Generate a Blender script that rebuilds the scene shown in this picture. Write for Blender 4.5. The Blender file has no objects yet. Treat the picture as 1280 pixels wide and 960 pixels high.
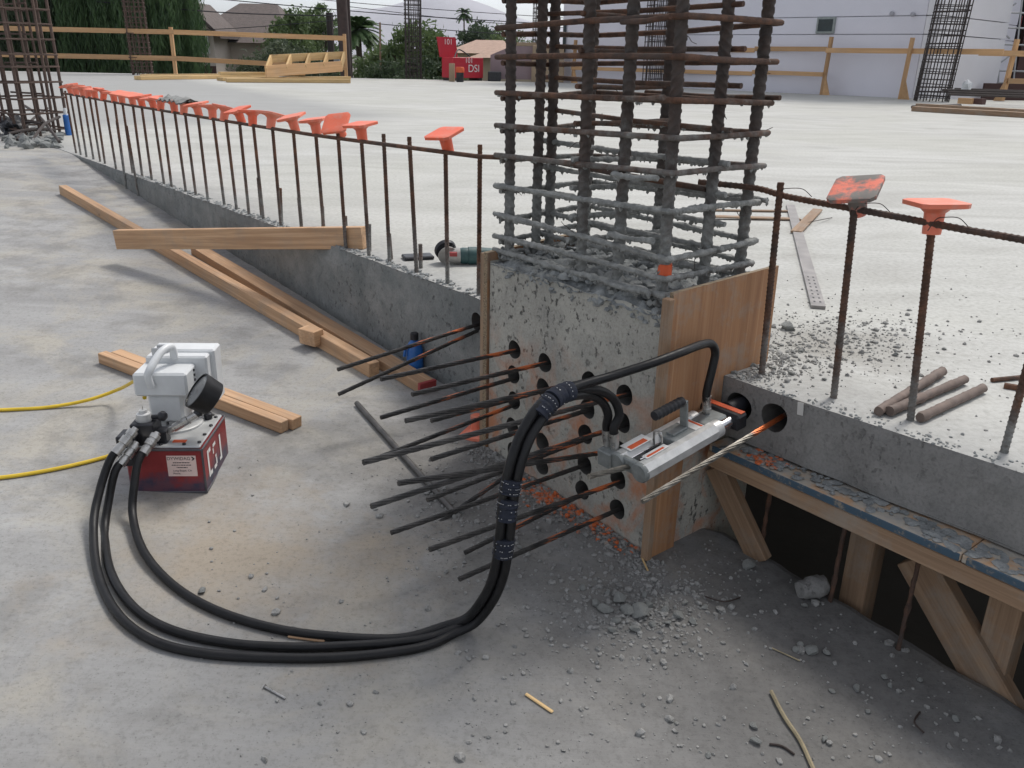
import bpy, bmesh, math, random
import numpy as np
from mathutils import Vector, Matrix, noise

random.seed(7)
sc = bpy.context.scene
COL = sc.collection

# ------------------------------------------------------------------ camera
F = 1072.0; HY = 70.0; ROLL = math.radians(1.2); HC = .735
pitch = math.atan((480 - HY) / F)
fwd = Vector((0, math.cos(pitch), -math.sin(pitch)))
r0 = Vector((1, 0, 0)); u0 = r0.cross(fwd)
CR = r0 * math.cos(ROLL) + u0 * math.sin(ROLL)
CU = -r0 * math.sin(ROLL) + u0 * math.cos(ROLL)
CAM = Vector((0, 0, HC))
cd = bpy.data.cameras.new('camera'); cam = bpy.data.objects.new('camera', cd); COL.objects.link(cam)
m = Matrix((CR, CU, -fwd)).transposed().to_4x4(); m.translation = CAM
cam.matrix_world = m
cd.sensor_width = 36.0; cd.lens = 36.0 * F / 1280.0; cd.clip_start = .05; cd.clip_end = 6000
sc.camera = cam
sc.render.resolution_x = 1024; sc.render.resolution_y = 768

# ------------------------------------------------------------------ light
SUN_AZ = math.radians(38)      # measured from +Y towards +X
SUN_EL = math.radians(58)
w = bpy.data.worlds.new('World'); sc.world = w; w.use_nodes = True
nt = w.node_tree; nt.nodes.clear()
sky = nt.nodes.new('ShaderNodeTexSky'); sky.sky_type = 'NISHITA'; sky.sun_disc = False
sky.sun_elevation = SUN_EL; sky.sun_rotation = SUN_AZ
sky.air_density = .8; sky.dust_density = 1.9; sky.ozone_density = 4.0
hs = nt.nodes.new('ShaderNodeHueSaturation'); hs.inputs['Saturation'].default_value = .26
bg = nt.nodes.new('ShaderNodeBackground'); bg.inputs[1].default_value = .14
wo = nt.nodes.new('ShaderNodeOutputWorld')
nt.links.new(sky.outputs[0], hs.inputs['Color']); nt.links.new(hs.outputs[0], bg.inputs[0]); nt.links.new(bg.outputs[0], wo.inputs[0])
sd = bpy.data.lights.new('sun', 'SUN'); sd.energy = 1.5; sd.angle = math.radians(14); sd.color = (1, .95, .88)
sun = bpy.data.objects.new('sun', sd); COL.objects.link(sun)
sdir = Vector((math.sin(SUN_AZ) * math.cos(SUN_EL), math.cos(SUN_AZ) * math.cos(SUN_EL), math.sin(SUN_EL)))
sun.rotation_euler = sdir.to_track_quat('Z', 'Y').to_euler(); sun.location = (20, 30, 40)
sc.view_settings.view_transform = 'Standard'; sc.view_settings.look = 'None'
sc.view_settings.exposure = .58; sc.view_settings.gamma = 1; sc.view_settings.use_curve_mapping = False

# ------------------------------------------------------------------ geometry of the place
# D runs along the slab step (towards the right), N is square to it (towards the ramp)
D = Vector((.64, -.768, 0)); N = Vector((-.768, -.64, 0)); O = Vector((-.137, 2.719, 0)); UP = Vector((0, 0, 1))
def SN(s, n, z=0.0): p = O + D * s + N * n; return Vector((p.x, p.y, z))
def s_of(P): return (Vector((P[0], P[1], 0)) - O).dot(D)
def n_of(P): return (Vector((P[0], P[1], 0)) - O).dot(N)
def zl(s):                                   # height of the ramp surface
    z = -.37 - .075 * s
    return -.003 if z > -.003 else z
def ray(x, y): return fwd + CR * ((x - 640) / F) + CU * ((480 - y) / F)
def at(x, y, z=0.0):
    d = ray(x, y); return CAM + d * ((z - CAM.z) / d.z)
def low(x, y, dz=0.0):
    z = -.4
    for _ in range(25):
        P = at(x, y, z); z = zl(s_of(P)) + dz
    return P
def onplane(x, y, P, n):
    d = ray(x, y); return CAM + d * ((P - CAM).dot(n) / d.dot(n))
def face(x, y, n): return onplane(x, y, O + N * n, N)
def dep(x, y, t): return CAM + ray(x, y) * t
def bgp(x, y, Y): d = ray(x, y); return CAM + d * (Y / d.y)
def vz(P, y):                                # height on the vertical through P seen at row y
    lo, hi = -8.0, 60.0
    for _ in range(60):
        mz = (lo + hi) / 2
        v = Vector((P[0], P[1], mz)) - CAM
        if v.dot(fwd) < .05: hi = mz; continue
        if 480 - F * v.dot(CU) / v.dot(fwd) > y: lo = mz
        else: hi = mz
    return lo

# ------------------------------------------------------------------ materials
MATS = {}
class NT:
    def __init__(s, name):
        s.m = bpy.data.materials.new(name); s.m.use_nodes = True; s.t = s.m.node_tree
        s.b = s.t.nodes['Principled BSDF']; s.tc = s.n('ShaderNodeTexCoord'); MATS[name] = s.m
        s.co = s.tc.outputs['Object']
    def n(s, typ, **kw):
        nd = s.t.nodes.new(typ)
        for k, v in kw.items():
            if k in nd.inputs.keys(): nd.inputs[k].default_value = v
            else: setattr(nd, k, v)
        return nd
    def l(s, a, b): s.t.links.new(a, b)
    def world(s):
        g = s.n('ShaderNodeNewGeometry'); s.co = g.outputs['Position']; return s
    def mapping(s, scale=(1, 1, 1), rot=(0, 0, 0), loc=(0, 0, 0), src=None):
        mp = s.n('ShaderNodeMapping'); mp.inputs['Scale'].default_value = scale
        mp.inputs['Rotation'].default_value = rot; mp.inputs['Location'].default_value = loc
        s.l(src or s.co, mp.inputs[0]); return mp.outputs[0]
    def noise(s, scale, detail=4, rough=.6, src=None, dist=0.0):
        nd = s.n('ShaderNodeTexNoise'); nd.inputs['Scale'].default_value = scale; nd.inputs['Detail'].default_value = detail
        nd.inputs['Roughness'].default_value = rough; nd.inputs['Distortion'].default_value = dist
        s.l(src or s.co, nd.inputs['Vector']); return nd.outputs['Fac']
    def ramp(s, fac, stops, inter='LINEAR'):
        r = s.n('ShaderNodeValToRGB'); r.color_ramp.interpolation = inter
        el = r.color_ramp.elements
        while len(el) < len(stops): el.new(.5)
        for e, (p, c) in zip(el, stops):
            e.position = p; e.color = (c, c, c, 1) if isinstance(c, (int, float)) else (*c, 1)
        s.l(fac, r.inputs[0]); return r.outputs[0]
    def mix(s, fac, a, b, mode='MIX'):
        mx = s.n('ShaderNodeMixRGB', blend_type=mode)
        for v, i in ((fac, 0), (a, 1), (b, 2)):
            if isinstance(v, (int, float)): mx.inputs[i].default_value = v if i == 0 else (v, v, v, 1)
            elif isinstance(v, tuple): mx.inputs[i].default_value = (*v, 1)
            else: s.l(v, mx.inputs[i])
        return mx.outputs[0]
    def math(s, op, a, b=0.0, clamp=False):
        nd = s.n('ShaderNodeMath', operation=op); nd.use_clamp = clamp
        for v, i in ((a, 0), (b, 1)):
            if isinstance(v, (int, float)): nd.inputs[i].default_value = v
            else: s.l(v, nd.inputs[i])
        return nd.outputs[0]
    def xyz(s, src=None):
        x = s.n('ShaderNodeSeparateXYZ'); s.l(src or s.co, x.inputs[0]); return x.outputs
    def out(s, col=None, rough=.8, metal=0.0, bump=None, bstr=.3, bdist=.01, spec=None):
        if col is not None:
            if isinstance(col, tuple): s.b.inputs['Base Color'].default_value = (*col, 1)
            else: s.l(col, s.b.inputs['Base Color'])
        for v, k in ((rough, 'Roughness'), (metal, 'Metallic')):
            if isinstance(v, (int, float)): s.b.inputs[k].default_value = v
            else: s.l(v, s.b.inputs[k])
        if spec is not None: s.b.inputs['Specular IOR Level'].default_value = spec
        if bump is not None:
            bn = s.n('ShaderNodeBump'); bn.inputs['Strength'].default_value = bstr; bn.inputs['Distance'].default_value = bdist
            s.l(bump, bn.inputs['Height']); s.l(bn.outputs[0], s.b.inputs['Normal'])
        return s.m

def simple(name, col, rough=.7, metal=0.0, var=.2, scale=12, bump=.15, bscale=90, bdist=.003, spec=None):
    t = NT(name); f = t.noise(scale, 5, .65)
    a = tuple(c * (1 - var) for c in col); b = tuple(min(1, c * (1 + var)) for c in col)
    c = t.ramp(f, [(.3, a), (.7, b)])
    rr = t.ramp(t.noise(scale * 2, 3), [(.3, max(.03, rough - .12)), (.7, min(1, rough + .1))])
    return t.out(c, rr, metal, t.noise(bscale, 4), bump, bdist, spec)

# upper slab: pale cured concrete with long trowel streaks
t = NT('upper_concrete')
st = t.noise(1, 6, .62, t.mapping((.8, 2.0, 1), (0, 0, math.radians(-8))), 1.4)
bl = t.noise(.35, 4, .6, None, .8)
c = t.ramp(st, [(.3, (.375, .37, .345)), (.5, (.46, .46, .435)), (.7, (.53, .53, .505))])
c = t.mix(t.ramp(bl, [(.45, 0.0), (.62, .42)]), c, (.42, .42, .37))
c = t.mix(t.ramp(t.noise(55, 5, .7), [(.3, .55), (.55, 0.0)]), c, (.50, .49, .46), 'MULTIPLY')
ed = t.math('ADD', t.math('MULTIPLY', t.noise(7, 5, .7), .5), 0)
# grey mortar dust along the step
x = t.xyz()
nn = t.math('ADD', t.math('MULTIPLY', t.math('SUBTRACT', x[0], O.x), N.x), t.math('MULTIPLY', t.math('SUBTRACT', x[1], O.y), N.y))
dust = t.math('ADD', nn, t.math('MULTIPLY', t.math('SUBTRACT', t.noise(5, 6, .75), .5), .55))
c = t.mix(t.ramp(dust, [(0.0, 0.0), (.02, .0), (.10, .0), (.2, .0)]), c, (.3, .3, .29))
dm = t.n('ShaderNodeMapRange'); t.l(dust, dm.inputs[0]); dm.inputs[1].default_value = -.36; dm.inputs[2].default_value = -.02; dm.inputs[3].default_value = 0; dm.inputs[4].default_value = .75
c = t.mix(dm.outputs[0], c, t.ramp(t.noise(40, 5, .7), [(.35, (.19, .193, .19)), (.65, (.36, .36, .35))]))
def dist2(cx, cy, ax=1.0, ay=1.0):
    a = t.math('MULTIPLY', t.math('SUBTRACT', x[0], cx), ax); b = t.math('MULTIPLY', t.math('SUBTRACT', x[1], cy), ay)
    return t.math('SQRT', t.math('ADD', t.math('MULTIPLY', a, a), t.math('MULTIPLY', b, b)))
pw = at(1040, 432)
dd_ = t.math('ADD', dist2(pw.x, pw.y, .75, .85), t.math('MULTIPLY', t.math('SUBTRACT', t.noise(6, 6, .75), .5), .6))
c = t.mix(t.ramp(dd_, [(.02, .85), (.26, 0.0)]), c, t.ramp(t.noise(30, 5, .7), [(.35, (.21, .20, .18)), (.65, (.34, .325, .29))]))
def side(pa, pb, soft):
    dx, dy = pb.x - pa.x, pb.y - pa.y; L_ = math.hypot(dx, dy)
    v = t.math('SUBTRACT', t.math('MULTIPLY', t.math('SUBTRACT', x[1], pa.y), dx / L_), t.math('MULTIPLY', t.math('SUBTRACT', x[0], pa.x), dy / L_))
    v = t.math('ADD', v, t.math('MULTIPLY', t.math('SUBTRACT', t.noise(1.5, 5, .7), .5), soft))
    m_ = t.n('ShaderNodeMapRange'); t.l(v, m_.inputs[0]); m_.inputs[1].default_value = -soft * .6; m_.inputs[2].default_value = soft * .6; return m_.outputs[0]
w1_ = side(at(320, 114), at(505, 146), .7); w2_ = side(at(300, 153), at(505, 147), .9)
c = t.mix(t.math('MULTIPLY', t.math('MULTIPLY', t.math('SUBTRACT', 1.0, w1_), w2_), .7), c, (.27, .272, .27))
bump = t.math('ADD', t.math('MULTIPLY', t.noise(30, 6, .7), .6), t.math('MULTIPLY', t.noise(180, 3, .7), .4))
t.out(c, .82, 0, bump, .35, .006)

# ramp slab: mid grey with broom marks, stains, dirt and some painted shade
t = NT('ramp_concrete')
st = t.noise(1, 5, .62, t.mapping((.7, 5.5, 1), (0, 0, math.radians(-12))), .5)
br = t.noise(1, 3, .7, t.mapping((9, 170, 1), (0, 0, math.radians(24))), .3)
c = t.ramp(st, [(.3, (.255, .254, .25)), (.5, (.315, .314, .308)), (.72, (.39, .389, .38))])
c = t.mix(t.ramp(br, [(.35, .16), (.65, 0.0)]), c, (.2, .2, .2))
blot = t.noise(2.3, 6, .68, None, .6)
c = t.mix(t.ramp(blot, [(.48, 0.0), (.64, .62)]), c, (.40, .37, .305))
c = t.mix(t.ramp(t.noise(4.3, 6, .7, t.mapping(loc=(3, 8, 1))), [(.5, 0.0), (.64, .5)]), c, (.17, .165, .155))
x = t.xyz()
def dist2(cx, cy, ax=1.0, ay=1.0):
    a = t.math('MULTIPLY', t.math('SUBTRACT', x[0], cx), ax); b = t.math('MULTIPLY', t.math('SUBTRACT', x[1], cy), ay)
    return t.math('SQRT', t.math('ADD', t.math('MULTIPLY', a, a), t.math('MULTIPLY', b, b)))
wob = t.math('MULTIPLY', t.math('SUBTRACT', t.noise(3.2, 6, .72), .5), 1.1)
d1 = t.math('ADD', dist2(.62, 1.52, .72, .72), wob)  # dirt beside the column base, with the soft shade there painted in
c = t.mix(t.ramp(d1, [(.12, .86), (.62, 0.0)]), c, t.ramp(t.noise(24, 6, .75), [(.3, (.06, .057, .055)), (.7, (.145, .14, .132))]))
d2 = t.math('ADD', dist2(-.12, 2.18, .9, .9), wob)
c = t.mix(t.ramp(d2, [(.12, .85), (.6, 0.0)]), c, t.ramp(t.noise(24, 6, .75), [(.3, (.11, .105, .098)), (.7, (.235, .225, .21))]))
d4 = t.math('ADD', dist2(-.1, 1.1, .5, .55), t.math('MULTIPLY', wob, .6))
c = t.mix(t.ramp(d4, [(.15, .5), (.75, 0.0)]), c, (.19, .187, .18))
d3 = t.math('ADD', dist2(-.62, 1.78, 1, 1), wob)
c = t.mix(t.ramp(d3, [(.05, .7), (.42, 0.0)]), c, (.34, .28, .205))
c = t.mix(t.ramp(t.noise(75, 5, .75), [(.28, .5), (.5, 0.0)]), c, (.45, .44, .42), 'MULTIPLY')
c = t.mix(t.ramp(t.noise(210, 2, .6), [(.28, .55), (.36, 0.0)]), c, (.3, .29, .28), 'MULTIPLY')
bump = t.math('ADD', t.math('MULTIPLY', t.noise(38, 6, .72), .7), t.math('MULTIPLY', br, .3))
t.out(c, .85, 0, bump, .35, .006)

def concrete_face(name, lo, hi, pit=.6, paint=False, cold=(.16, .17, .17)):
    t = NT(name).world()
    st = t.noise(4, 6, .7, None, .5)
    c = t.ramp(st, [(.3, lo), (.68, hi)])
    c = t.mix(t.ramp(t.noise(13, 6, .72), [(.45, 0.0), (.65, .55)]), c, cold)
    pits = t.noise(60, 4, .62, t.mapping((1, 1, .75)))
    pm = t.ramp(pits, [(.34, 1.0), (.42, 0.0)])
    zone = t.ramp(t.noise(3.2, 3, .5, t.mapping(loc=(4.2, 1, 2))), [(.38, .15), (.6, 1.0)])
    pm = t.mix(1.0, pm, zone, 'MULTIPLY')
    c = t.mix(t.math('MULTIPLY', pm, pit), c, (.04, .04, .038))
    c = t.mix(t.ramp(t.noise(150, 4, .7), [(.35, .4), (.55, 0.0)]), c, (.5, .5, .5), 'MULTIPLY')
    if paint:
        x = t.xyz()
        z = t.n('ShaderNodeMapRange'); t.l(x[2], z.inputs[0]); z.inputs[1].default_value = .06; z.inputs[2].default_value = -.2; z.inputs[3].default_value = 0; z.inputs[4].default_value = 1
        pn = t.ramp(t.noise(8.5, 5, .62, t.mapping((1, 1, .8), loc=(1.7, .4, .9)), .4), [(.48, 0.0), (.64, .85)])
        c = t.mix(t.math('MULTIPLY', pn, z.outputs[0]), c, (.50, .19, .08))
    hgt = t.math('SUBTRACT', t.math('MULTIPLY', t.noise(45, 6, .7), .5), t.math('MULTIPLY', pm, .8))
    return t.out(c, .88, 0, hgt, .6, .006)
concrete_face('block_concrete', (.33, .32, .285), (.49, .475, .42), .85, True, (.29, .285, .26))
concrete_face('step_concrete', (.155, .165, .162), (.29, .295, .285), .6, False, (.14, .16, .16))
concrete_face('edge_concrete', (.20, .195, .188), (.30, .294, .282), .35, False, (.18, .178, .172))
t = NT('rough_mortar').world()
c = t.ramp(t.noise(22, 7, .75), [(.3, (.15, .16, .16)), (.5, (.29, .305, .305)), (.7, (.45, .46, .45))])
t.out(c, .92, 0, t.noise(70, 6, .75), .8, .012)
t = NT('rubble_stone')
oi = t.n('ShaderNodeObjectInfo')
c = t.ramp(t.noise(20, 6, .7), [(.3, (.22, .228, .22)), (.7, (.42, .425, .40))])
c = t.mix(t.math('MULTIPLY', oi.outputs['Random'], .5), c, (.30, .31, .30))
t.out(c, .92, 0, t.noise(60, 6, .75), .7, .01)
t = NT('rubble_grit').world()
c = t.ramp(t.noise(60, 5, .7), [(.3, (.15, .15, .143)), (.7, (.38, .375, .36))])
pn = t.ramp(t.noise(7, 4, .6, t.mapping(loc=(2.1, 3.3, 0))), [(.58, 0.0), (.66, .9)])
pg = t.xyz()
gg = t.n('ShaderNodeMapRange'); t.l(t.math('ADD', t.math('MULTIPLY', t.math('SUBTRACT', pg[0], O.x), N.x), t.math('MULTIPLY', t.math('SUBTRACT', pg[1], O.y), N.y)), gg.inputs[0])
gg.inputs[1].default_value = .30; gg.inputs[2].default_value = .22; gg.inputs[3].default_value = 0; gg.inputs[4].default_value = 1
t.out(c, .92, 0, t.noise(150, 3, .7), .5, .004)
t = NT('painted_grit'); c = t.ramp(t.noise(45, 5, .7), [(.42, (.27, .24, .21)), (.54, (.55, .13, .04)), (.72, (.68, .17, .06))]); t.out(c, .9, 0, t.noise(120, 4), .5, .004)
simple('pocket_black', (.10, .097, .09), .85, 0, .35, 30)

def wood(name, a, b, c3, dirt=.3, gs=1.0, vert=False):
    t = NT(name)
    oi = t.n('ShaderNodeObjectInfo')
    ad = t.n('ShaderNodeVectorMath', operation='ADD'); t.l(t.tc.outputs['Object'], ad.inputs[0])
    sc_ = t.n('ShaderNodeVectorMath', operation='SCALE'); cx = t.n('ShaderNodeCombineXYZ')
    for i in range(3): t.l(oi.outputs['Random'], cx.inputs[i])
    t.l(cx.outputs[0], sc_.inputs[0]); sc_.inputs['Scale'].default_value = 37.0; t.l(sc_.outputs[0], ad.inputs[1])
    src = ad.outputs[0]
    g = t.noise(1, 5, .65, t.mapping((75 * gs, 75 * gs, 2.2 * gs) if vert else (2.2 * gs, 75 * gs, 75 * gs), src=src), .8)
    g2 = t.noise(1, 4, .6, t.mapping((14 * gs, 14 * gs, 1.2 * gs) if vert else (1.2 * gs, 14 * gs, 14 * gs), src=src), .5)
    c = t.ramp(g, [(.3, a), (.55, b), (.72, c3)])
    c = t.mix(t.ramp(g2, [(.35, .45), (.6, 0.0)]), c, tuple(v * .72 for v in a))
    c = t.mix(t.ramp(t.noise(9 * gs, 6, .72, src=src), [(.48, 0.0), (.7, dirt)]), c, (.26, .235, .2))
    c = t.mix(t.ramp(t.noise(1, 2, .5, t.mapping((5 * gs, 16 * gs, 16 * gs), src=src)), [(.72, 0.0), (.77, .7)]), c, (.16, .085, .04))
    vr = t.n('ShaderNodeHueSaturation'); t.l(c, vr.inputs['Color'])
    t.l(t.math('ADD', t.math('MULTIPLY', oi.outputs['Random'], .35), .85), vr.inputs['Value'])
    return t.out(vr.outputs[0], .75, 0, g, .25, .003)
wood('lumber', (.36, .21, .115), (.52, .325, .185), (.60, .40, .25), .35)
wood('old_lumber', (.20, .125, .075), (.30, .195, .12), (.37, .26, .17), .6)
wood('yellow_lumber', (.50, .33, .14), (.64, .44, .21), (.70, .52, .29), .2, .4)
wood('fence_lumber', (.47, .275, .13), (.56, .34, .17), (.62, .40, .22), .2, .3)
wood('plywood_face', (.25, .12, .058), (.37, .195, .095), (.45, .265, .145), .85, .6, True)
t = NT('ply_edge'); c = t.ramp(t.noise(1, 3, .6, t.mapping((4, 300, 300))), [(.35, (.12, .09, .06)), (.6, (.33, .25, .16))]); t.out(c, .85)
t = NT('blue_paint').world(); t.out(t.ramp(t.noise(30, 6, .75), [(.36, (.25, .22, .18)), (.46, (.05, .085, .12)), (.7, (.04, .09, .14))]), .65)
t = NT('board_dirt'); t.world(); c = t.ramp(t.noise(11, 6, .7), [(.36, (.34, .33, .31)), (.5, (.42, .38, .32)), (.62, (.50, .31, .18))]); t.out(c, .9, 0, t.noise(50, 6, .75), .5, .006)

def rust(name, zfade=None, grey=0.0):
    t = NT(name).world()
    c = t.ramp(t.noise(28, 6, .72), [(.28, (.035, .022, .017)), (.5, (.105, .055, .035)), (.72, (.20, .095, .055))])
    c = t.mix(t.ramp(t.noise(6, 4, .6), [(.45, 0.0), (.65, .6)]), c, (.06, .055, .052))
    if grey: c = t.mix(grey + .25, c, t.ramp(t.noise(18, 5), [(.3, (.035, .034, .034)), (.7, (.09, .085, .08))]))
    if zfade is not None:
        x = t.xyz()
        h = t.math('ADD', x[2], t.math('MULTIPLY', t.math('SUBTRACT', t.noise(9, 5, .75), .5), .75))
        mr = t.n('ShaderNodeMapRange'); t.l(h, mr.inputs[0]); mr.inputs[1].default_value = zfade + .12; mr.inputs[2].default_value = zfade - .12
        c = t.mix(mr.outputs[0], c, t.ramp(t.noise(45, 6, .75), [(.3, (.12, .125, .12)), (.7, (.32, .325, .31))]))
    return t.out(c, .85, .1, t.noise(120, 5, .75), .7, .004)
rust('rebar_rust'); rust('cage_rust', .50); rust('dowel_rust', .07); rust('bar_rust', .40, .45)
simple('crusted_mortar', (.25, .255, .245), .92, 0, .4, 45, .8, 130, .006)
simple('offcut_steel', (.17, .13, .11), .8, .1, .3, 30)
simple('far_rust', (.10, .068, .055), .9, 0, .35, 4)
simple('dark_rust', (.055, .045, .042), .9, 0, .35, 4)
simple('steel_pipe', (.11, .105, .10), .5, .5, .4, 20)
t = NT('strand_steel')
c = t.ramp(t.noise(30, 4, .6), [(.3, (.022, .021, .021)), (.7, (.075, .07, .066))])
x = t.xyz(); oi = t.n('ShaderNodeObjectInfo')
pn = t.noise(1, 4, .6, t.mapping((11, 60, 60)))
ph = t.math('ADD', pn, t.math('MULTIPLY', oi.outputs['Random'], .0))
lenm = t.ramp(t.math('ADD', x[0], t.math('MULTIPLY', t.math('SUBTRACT', oi.outputs['Random'], .5), .16)), [(.11, 0.0), (.15, .9), (.26, .8), (.36, 0.0)])
c = t.mix(t.math('MULTIPLY', lenm, t.ramp(pn, [(.52, 0.0), (.6, 1.0)])), c, (.75, .2, .06))
t.out(c, .5, .2)
t = NT('bright_strand')
c = t.ramp(t.noise(40, 4, .6), [(.3, (.20, .185, .16)), (.7, (.42, .40, .36))])
x = t.xyz()
c = t.mix(t.math('MULTIPLY', t.ramp(x[0], [(.03, 0.0), (.05, 1.0), (.15, 1.0), (.17, 0.0)]), .85), c, (.75, .18, .04))
t.out(c, .42, .8)
t = NT('plain_strand'); t.out(t.ramp(t.noise(40, 4, .6), [(.3, (.20, .185, .16)), (.7, (.42, .40, .36))]), .42, .8)
t = NT('cap_orange')
oi = t.n('ShaderNodeObjectInfo')
c = t.mix(oi.outputs['Random'], (.80, .13, .055), (.78, .24, .15))
c = t.mix(t.ramp(t.noise(26, 6, .72), [(.5, 0.0), (.7, .5)]), c, (.62, .34, .27))
t.out(c, .5, 0, t.noise(90, 3), .1, .002)
t = NT('cap_dirty')
c = t.mix(t.ramp(t.noise(16, 6, .72), [(.42, 0.0), (.55, 1.0)]), (.78, .2, .13), (.18, .165, .15)); t.out(c, .75, 0, t.noise(60, 5), .4, .003)
t = NT('pump_red')
x = t.xyz()
c = t.ramp(t.noise(9, 5, .65), [(.3, (.17, .012, .014)), (.7, (.29, .03, .032))])
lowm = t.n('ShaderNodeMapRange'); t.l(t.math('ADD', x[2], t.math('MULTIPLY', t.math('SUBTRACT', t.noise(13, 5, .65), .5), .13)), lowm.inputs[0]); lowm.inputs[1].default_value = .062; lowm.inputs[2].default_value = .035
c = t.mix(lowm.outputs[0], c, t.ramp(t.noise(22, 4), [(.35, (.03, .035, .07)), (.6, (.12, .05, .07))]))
t.out(c, .42, 0, t.noise(50, 4), .12, .003)
simple('pump_edge', (.10, .10, .11), .5, .3, .3)
simple('white_enamel', (.62, .635, .64), .45, 0, .1, 10, .08)
simple('alloy_plate', (.50, .505, .50), .42, .3, .14, 14, .1)
simple('black_metal', (.022, .023, .028), .45, .2, .35, 20)
simple('black_rubber', (.012, .012, .013), .45, 0, .4, 18, .15, 260, .002, .3)
simple('grip_rubber', (.014, .014, .017), .6, 0, .3, 20)
simple('wrap_fabric', (.012, .016, .03), .8, 0, .35, 60, .4, 300, .002)
simple('zinc', (.50, .49, .47), .34, .85, .2, 40)
simple('chrome', (.62, .62, .64), .18, 1.0, .1, 20, .03)
simple('aluminium', (.60, .60, .585), .42, .35, .16, 25, .15)
simple('jack_end', (.24, .255, .25), .6, .3, .3, 30, .2)
simple('label_white', (.72, .71, .68), .6, 0, .06, 20, 0)
simple('label_pink', (.72, .55, .50), .6, 0, .06, 20, 0)
simple('label_orange', (.62, .10, .03), .6, 0, .15, 40, 0)
simple('paint_white', (.75, .74, .72), .6, 0, .12, 30, 0)
simple('ink', (.015, .015, .018), .6, 0, .1, 20, 0)
simple('gauge_glass', (.14, .145, .15), .2, 0, .1, 10, 0)
simple('cord_yellow', (.68, .47, .03), .5, 0, .14, 14, .1)
simple('blue_plastic', (.02, .13, .42), .35, 0, .2, 12)
simple('grinder_alloy', (.36, .35, .33), .4, .4, .2, 40)
simple('grinder_teal', (.03, .075, .075), .5, 0, .3, 30)
simple('red_label', (.35, .05, .05), .5)
simple('steel_strip', (.26, .245, .235), .5, .3, .25, 14)
simple('bare_wire', (.06, .045, .04), .6, .4)
simple('twig_bark', (.30, .25, .16), .8, 0, .3, 30)
simple('paper', (.60, .59, .56), .8, 0, .1)
simple('job_box_red', (.48, .022, .04), .5, 0, .12, 3)
simple('stucco', (.74, .73, .79), .9, 0, .03, 1.2, .1, 30, .01)
simple('stucco_pale', (.78, .77, .79), .9, 0, .03, 1.2, .1, 30, .01)
simple('joint_grey', (.42, .42, .46), .9)
simple('panel_grey', (.33, .34, .36), .8, 0, .12, .8)
simple('dark_panel', (.025, .025, .032), .6, 0, .4, .6)
simple('brown_panel', (.085, .045, .04), .8, 0, .3, .8)
simple('galvanised', (.46, .47, .48), .45, .5, .12, 3)
simple('window_dark', (.02, .035, .04), .08, 0, .5, 1.5, 0)
simple('window_trim', (.28, .31, .30), .6)
simple('white_trim', (.62, .62, .60), .7)
simple('siding', (.62, .55, .48), .85, 0, .06, 2)
simple('shingle', (.11, .088, .08), .9, 0, .25, 6, .5, 20, .03)
simple('shingle_grey', (.25, .25, .27), .9, 0, .2, 6, .4, 20, .03)
simple('clay_tile', (.36, .24, .18), .85, 0, .25, 5, .4, 12, .03)
simple('cream_wall', (.50, .43, .31), .9, 0, .06, 2)
simple('mauve_wrap', (.27, .20, .21), .7, 0, .12, 2)
simple('cardboard', (.36, .27, .18), .85, 0, .15, 3)
simple('bark', (.10, .075, .055), .95, 0, .3, 12, .6, 40, .01)
simple('pole_brown', (.07, .05, .045), .9, 0, .3, 8)
simple('earth', (.09, .078, .06), .95, 0, .25, .3, .3, 3, .05)
simple('mountain_rock', (.40, .39, .42), .95, 0, .08, .01, .4, .05, 3)
def leafmat(name, a, b):
    t = NT(name)
    c = t.ramp(t.noise(1.1, 4, .7), [(.3, a), (.7, b)])
    t.out(c, .6)
    t.b.inputs['Transmission Weight'].default_value = 0
    tr = t.n('ShaderNodeBsdfTranslucent'); t.l(c, tr.inputs[0]); ms = t.n('ShaderNodeMixShader'); ms.inputs[0].default_value = .3
    o = t.t.nodes['Material Output']; t.l(t.b.outputs[0], ms.inputs[1]); t.l(tr.outputs[0], ms.inputs[2]); t.l(ms.outputs[0], o.inputs[0])
leafmat('leaf_willow', (.04, .085, .035), (.11, .19, .07))
leafmat('leaf_green', (.07, .12, .04), (.16, .22, .085))
leafmat('leaf_grey', (.07, .095, .055), (.15, .18, .11))
leafmat('leaf_dark', (.035, .06, .03), (.08, .12, .055))
leafmat('leaf_palm', (.05, .10, .035), (.12, .20, .07))

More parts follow.
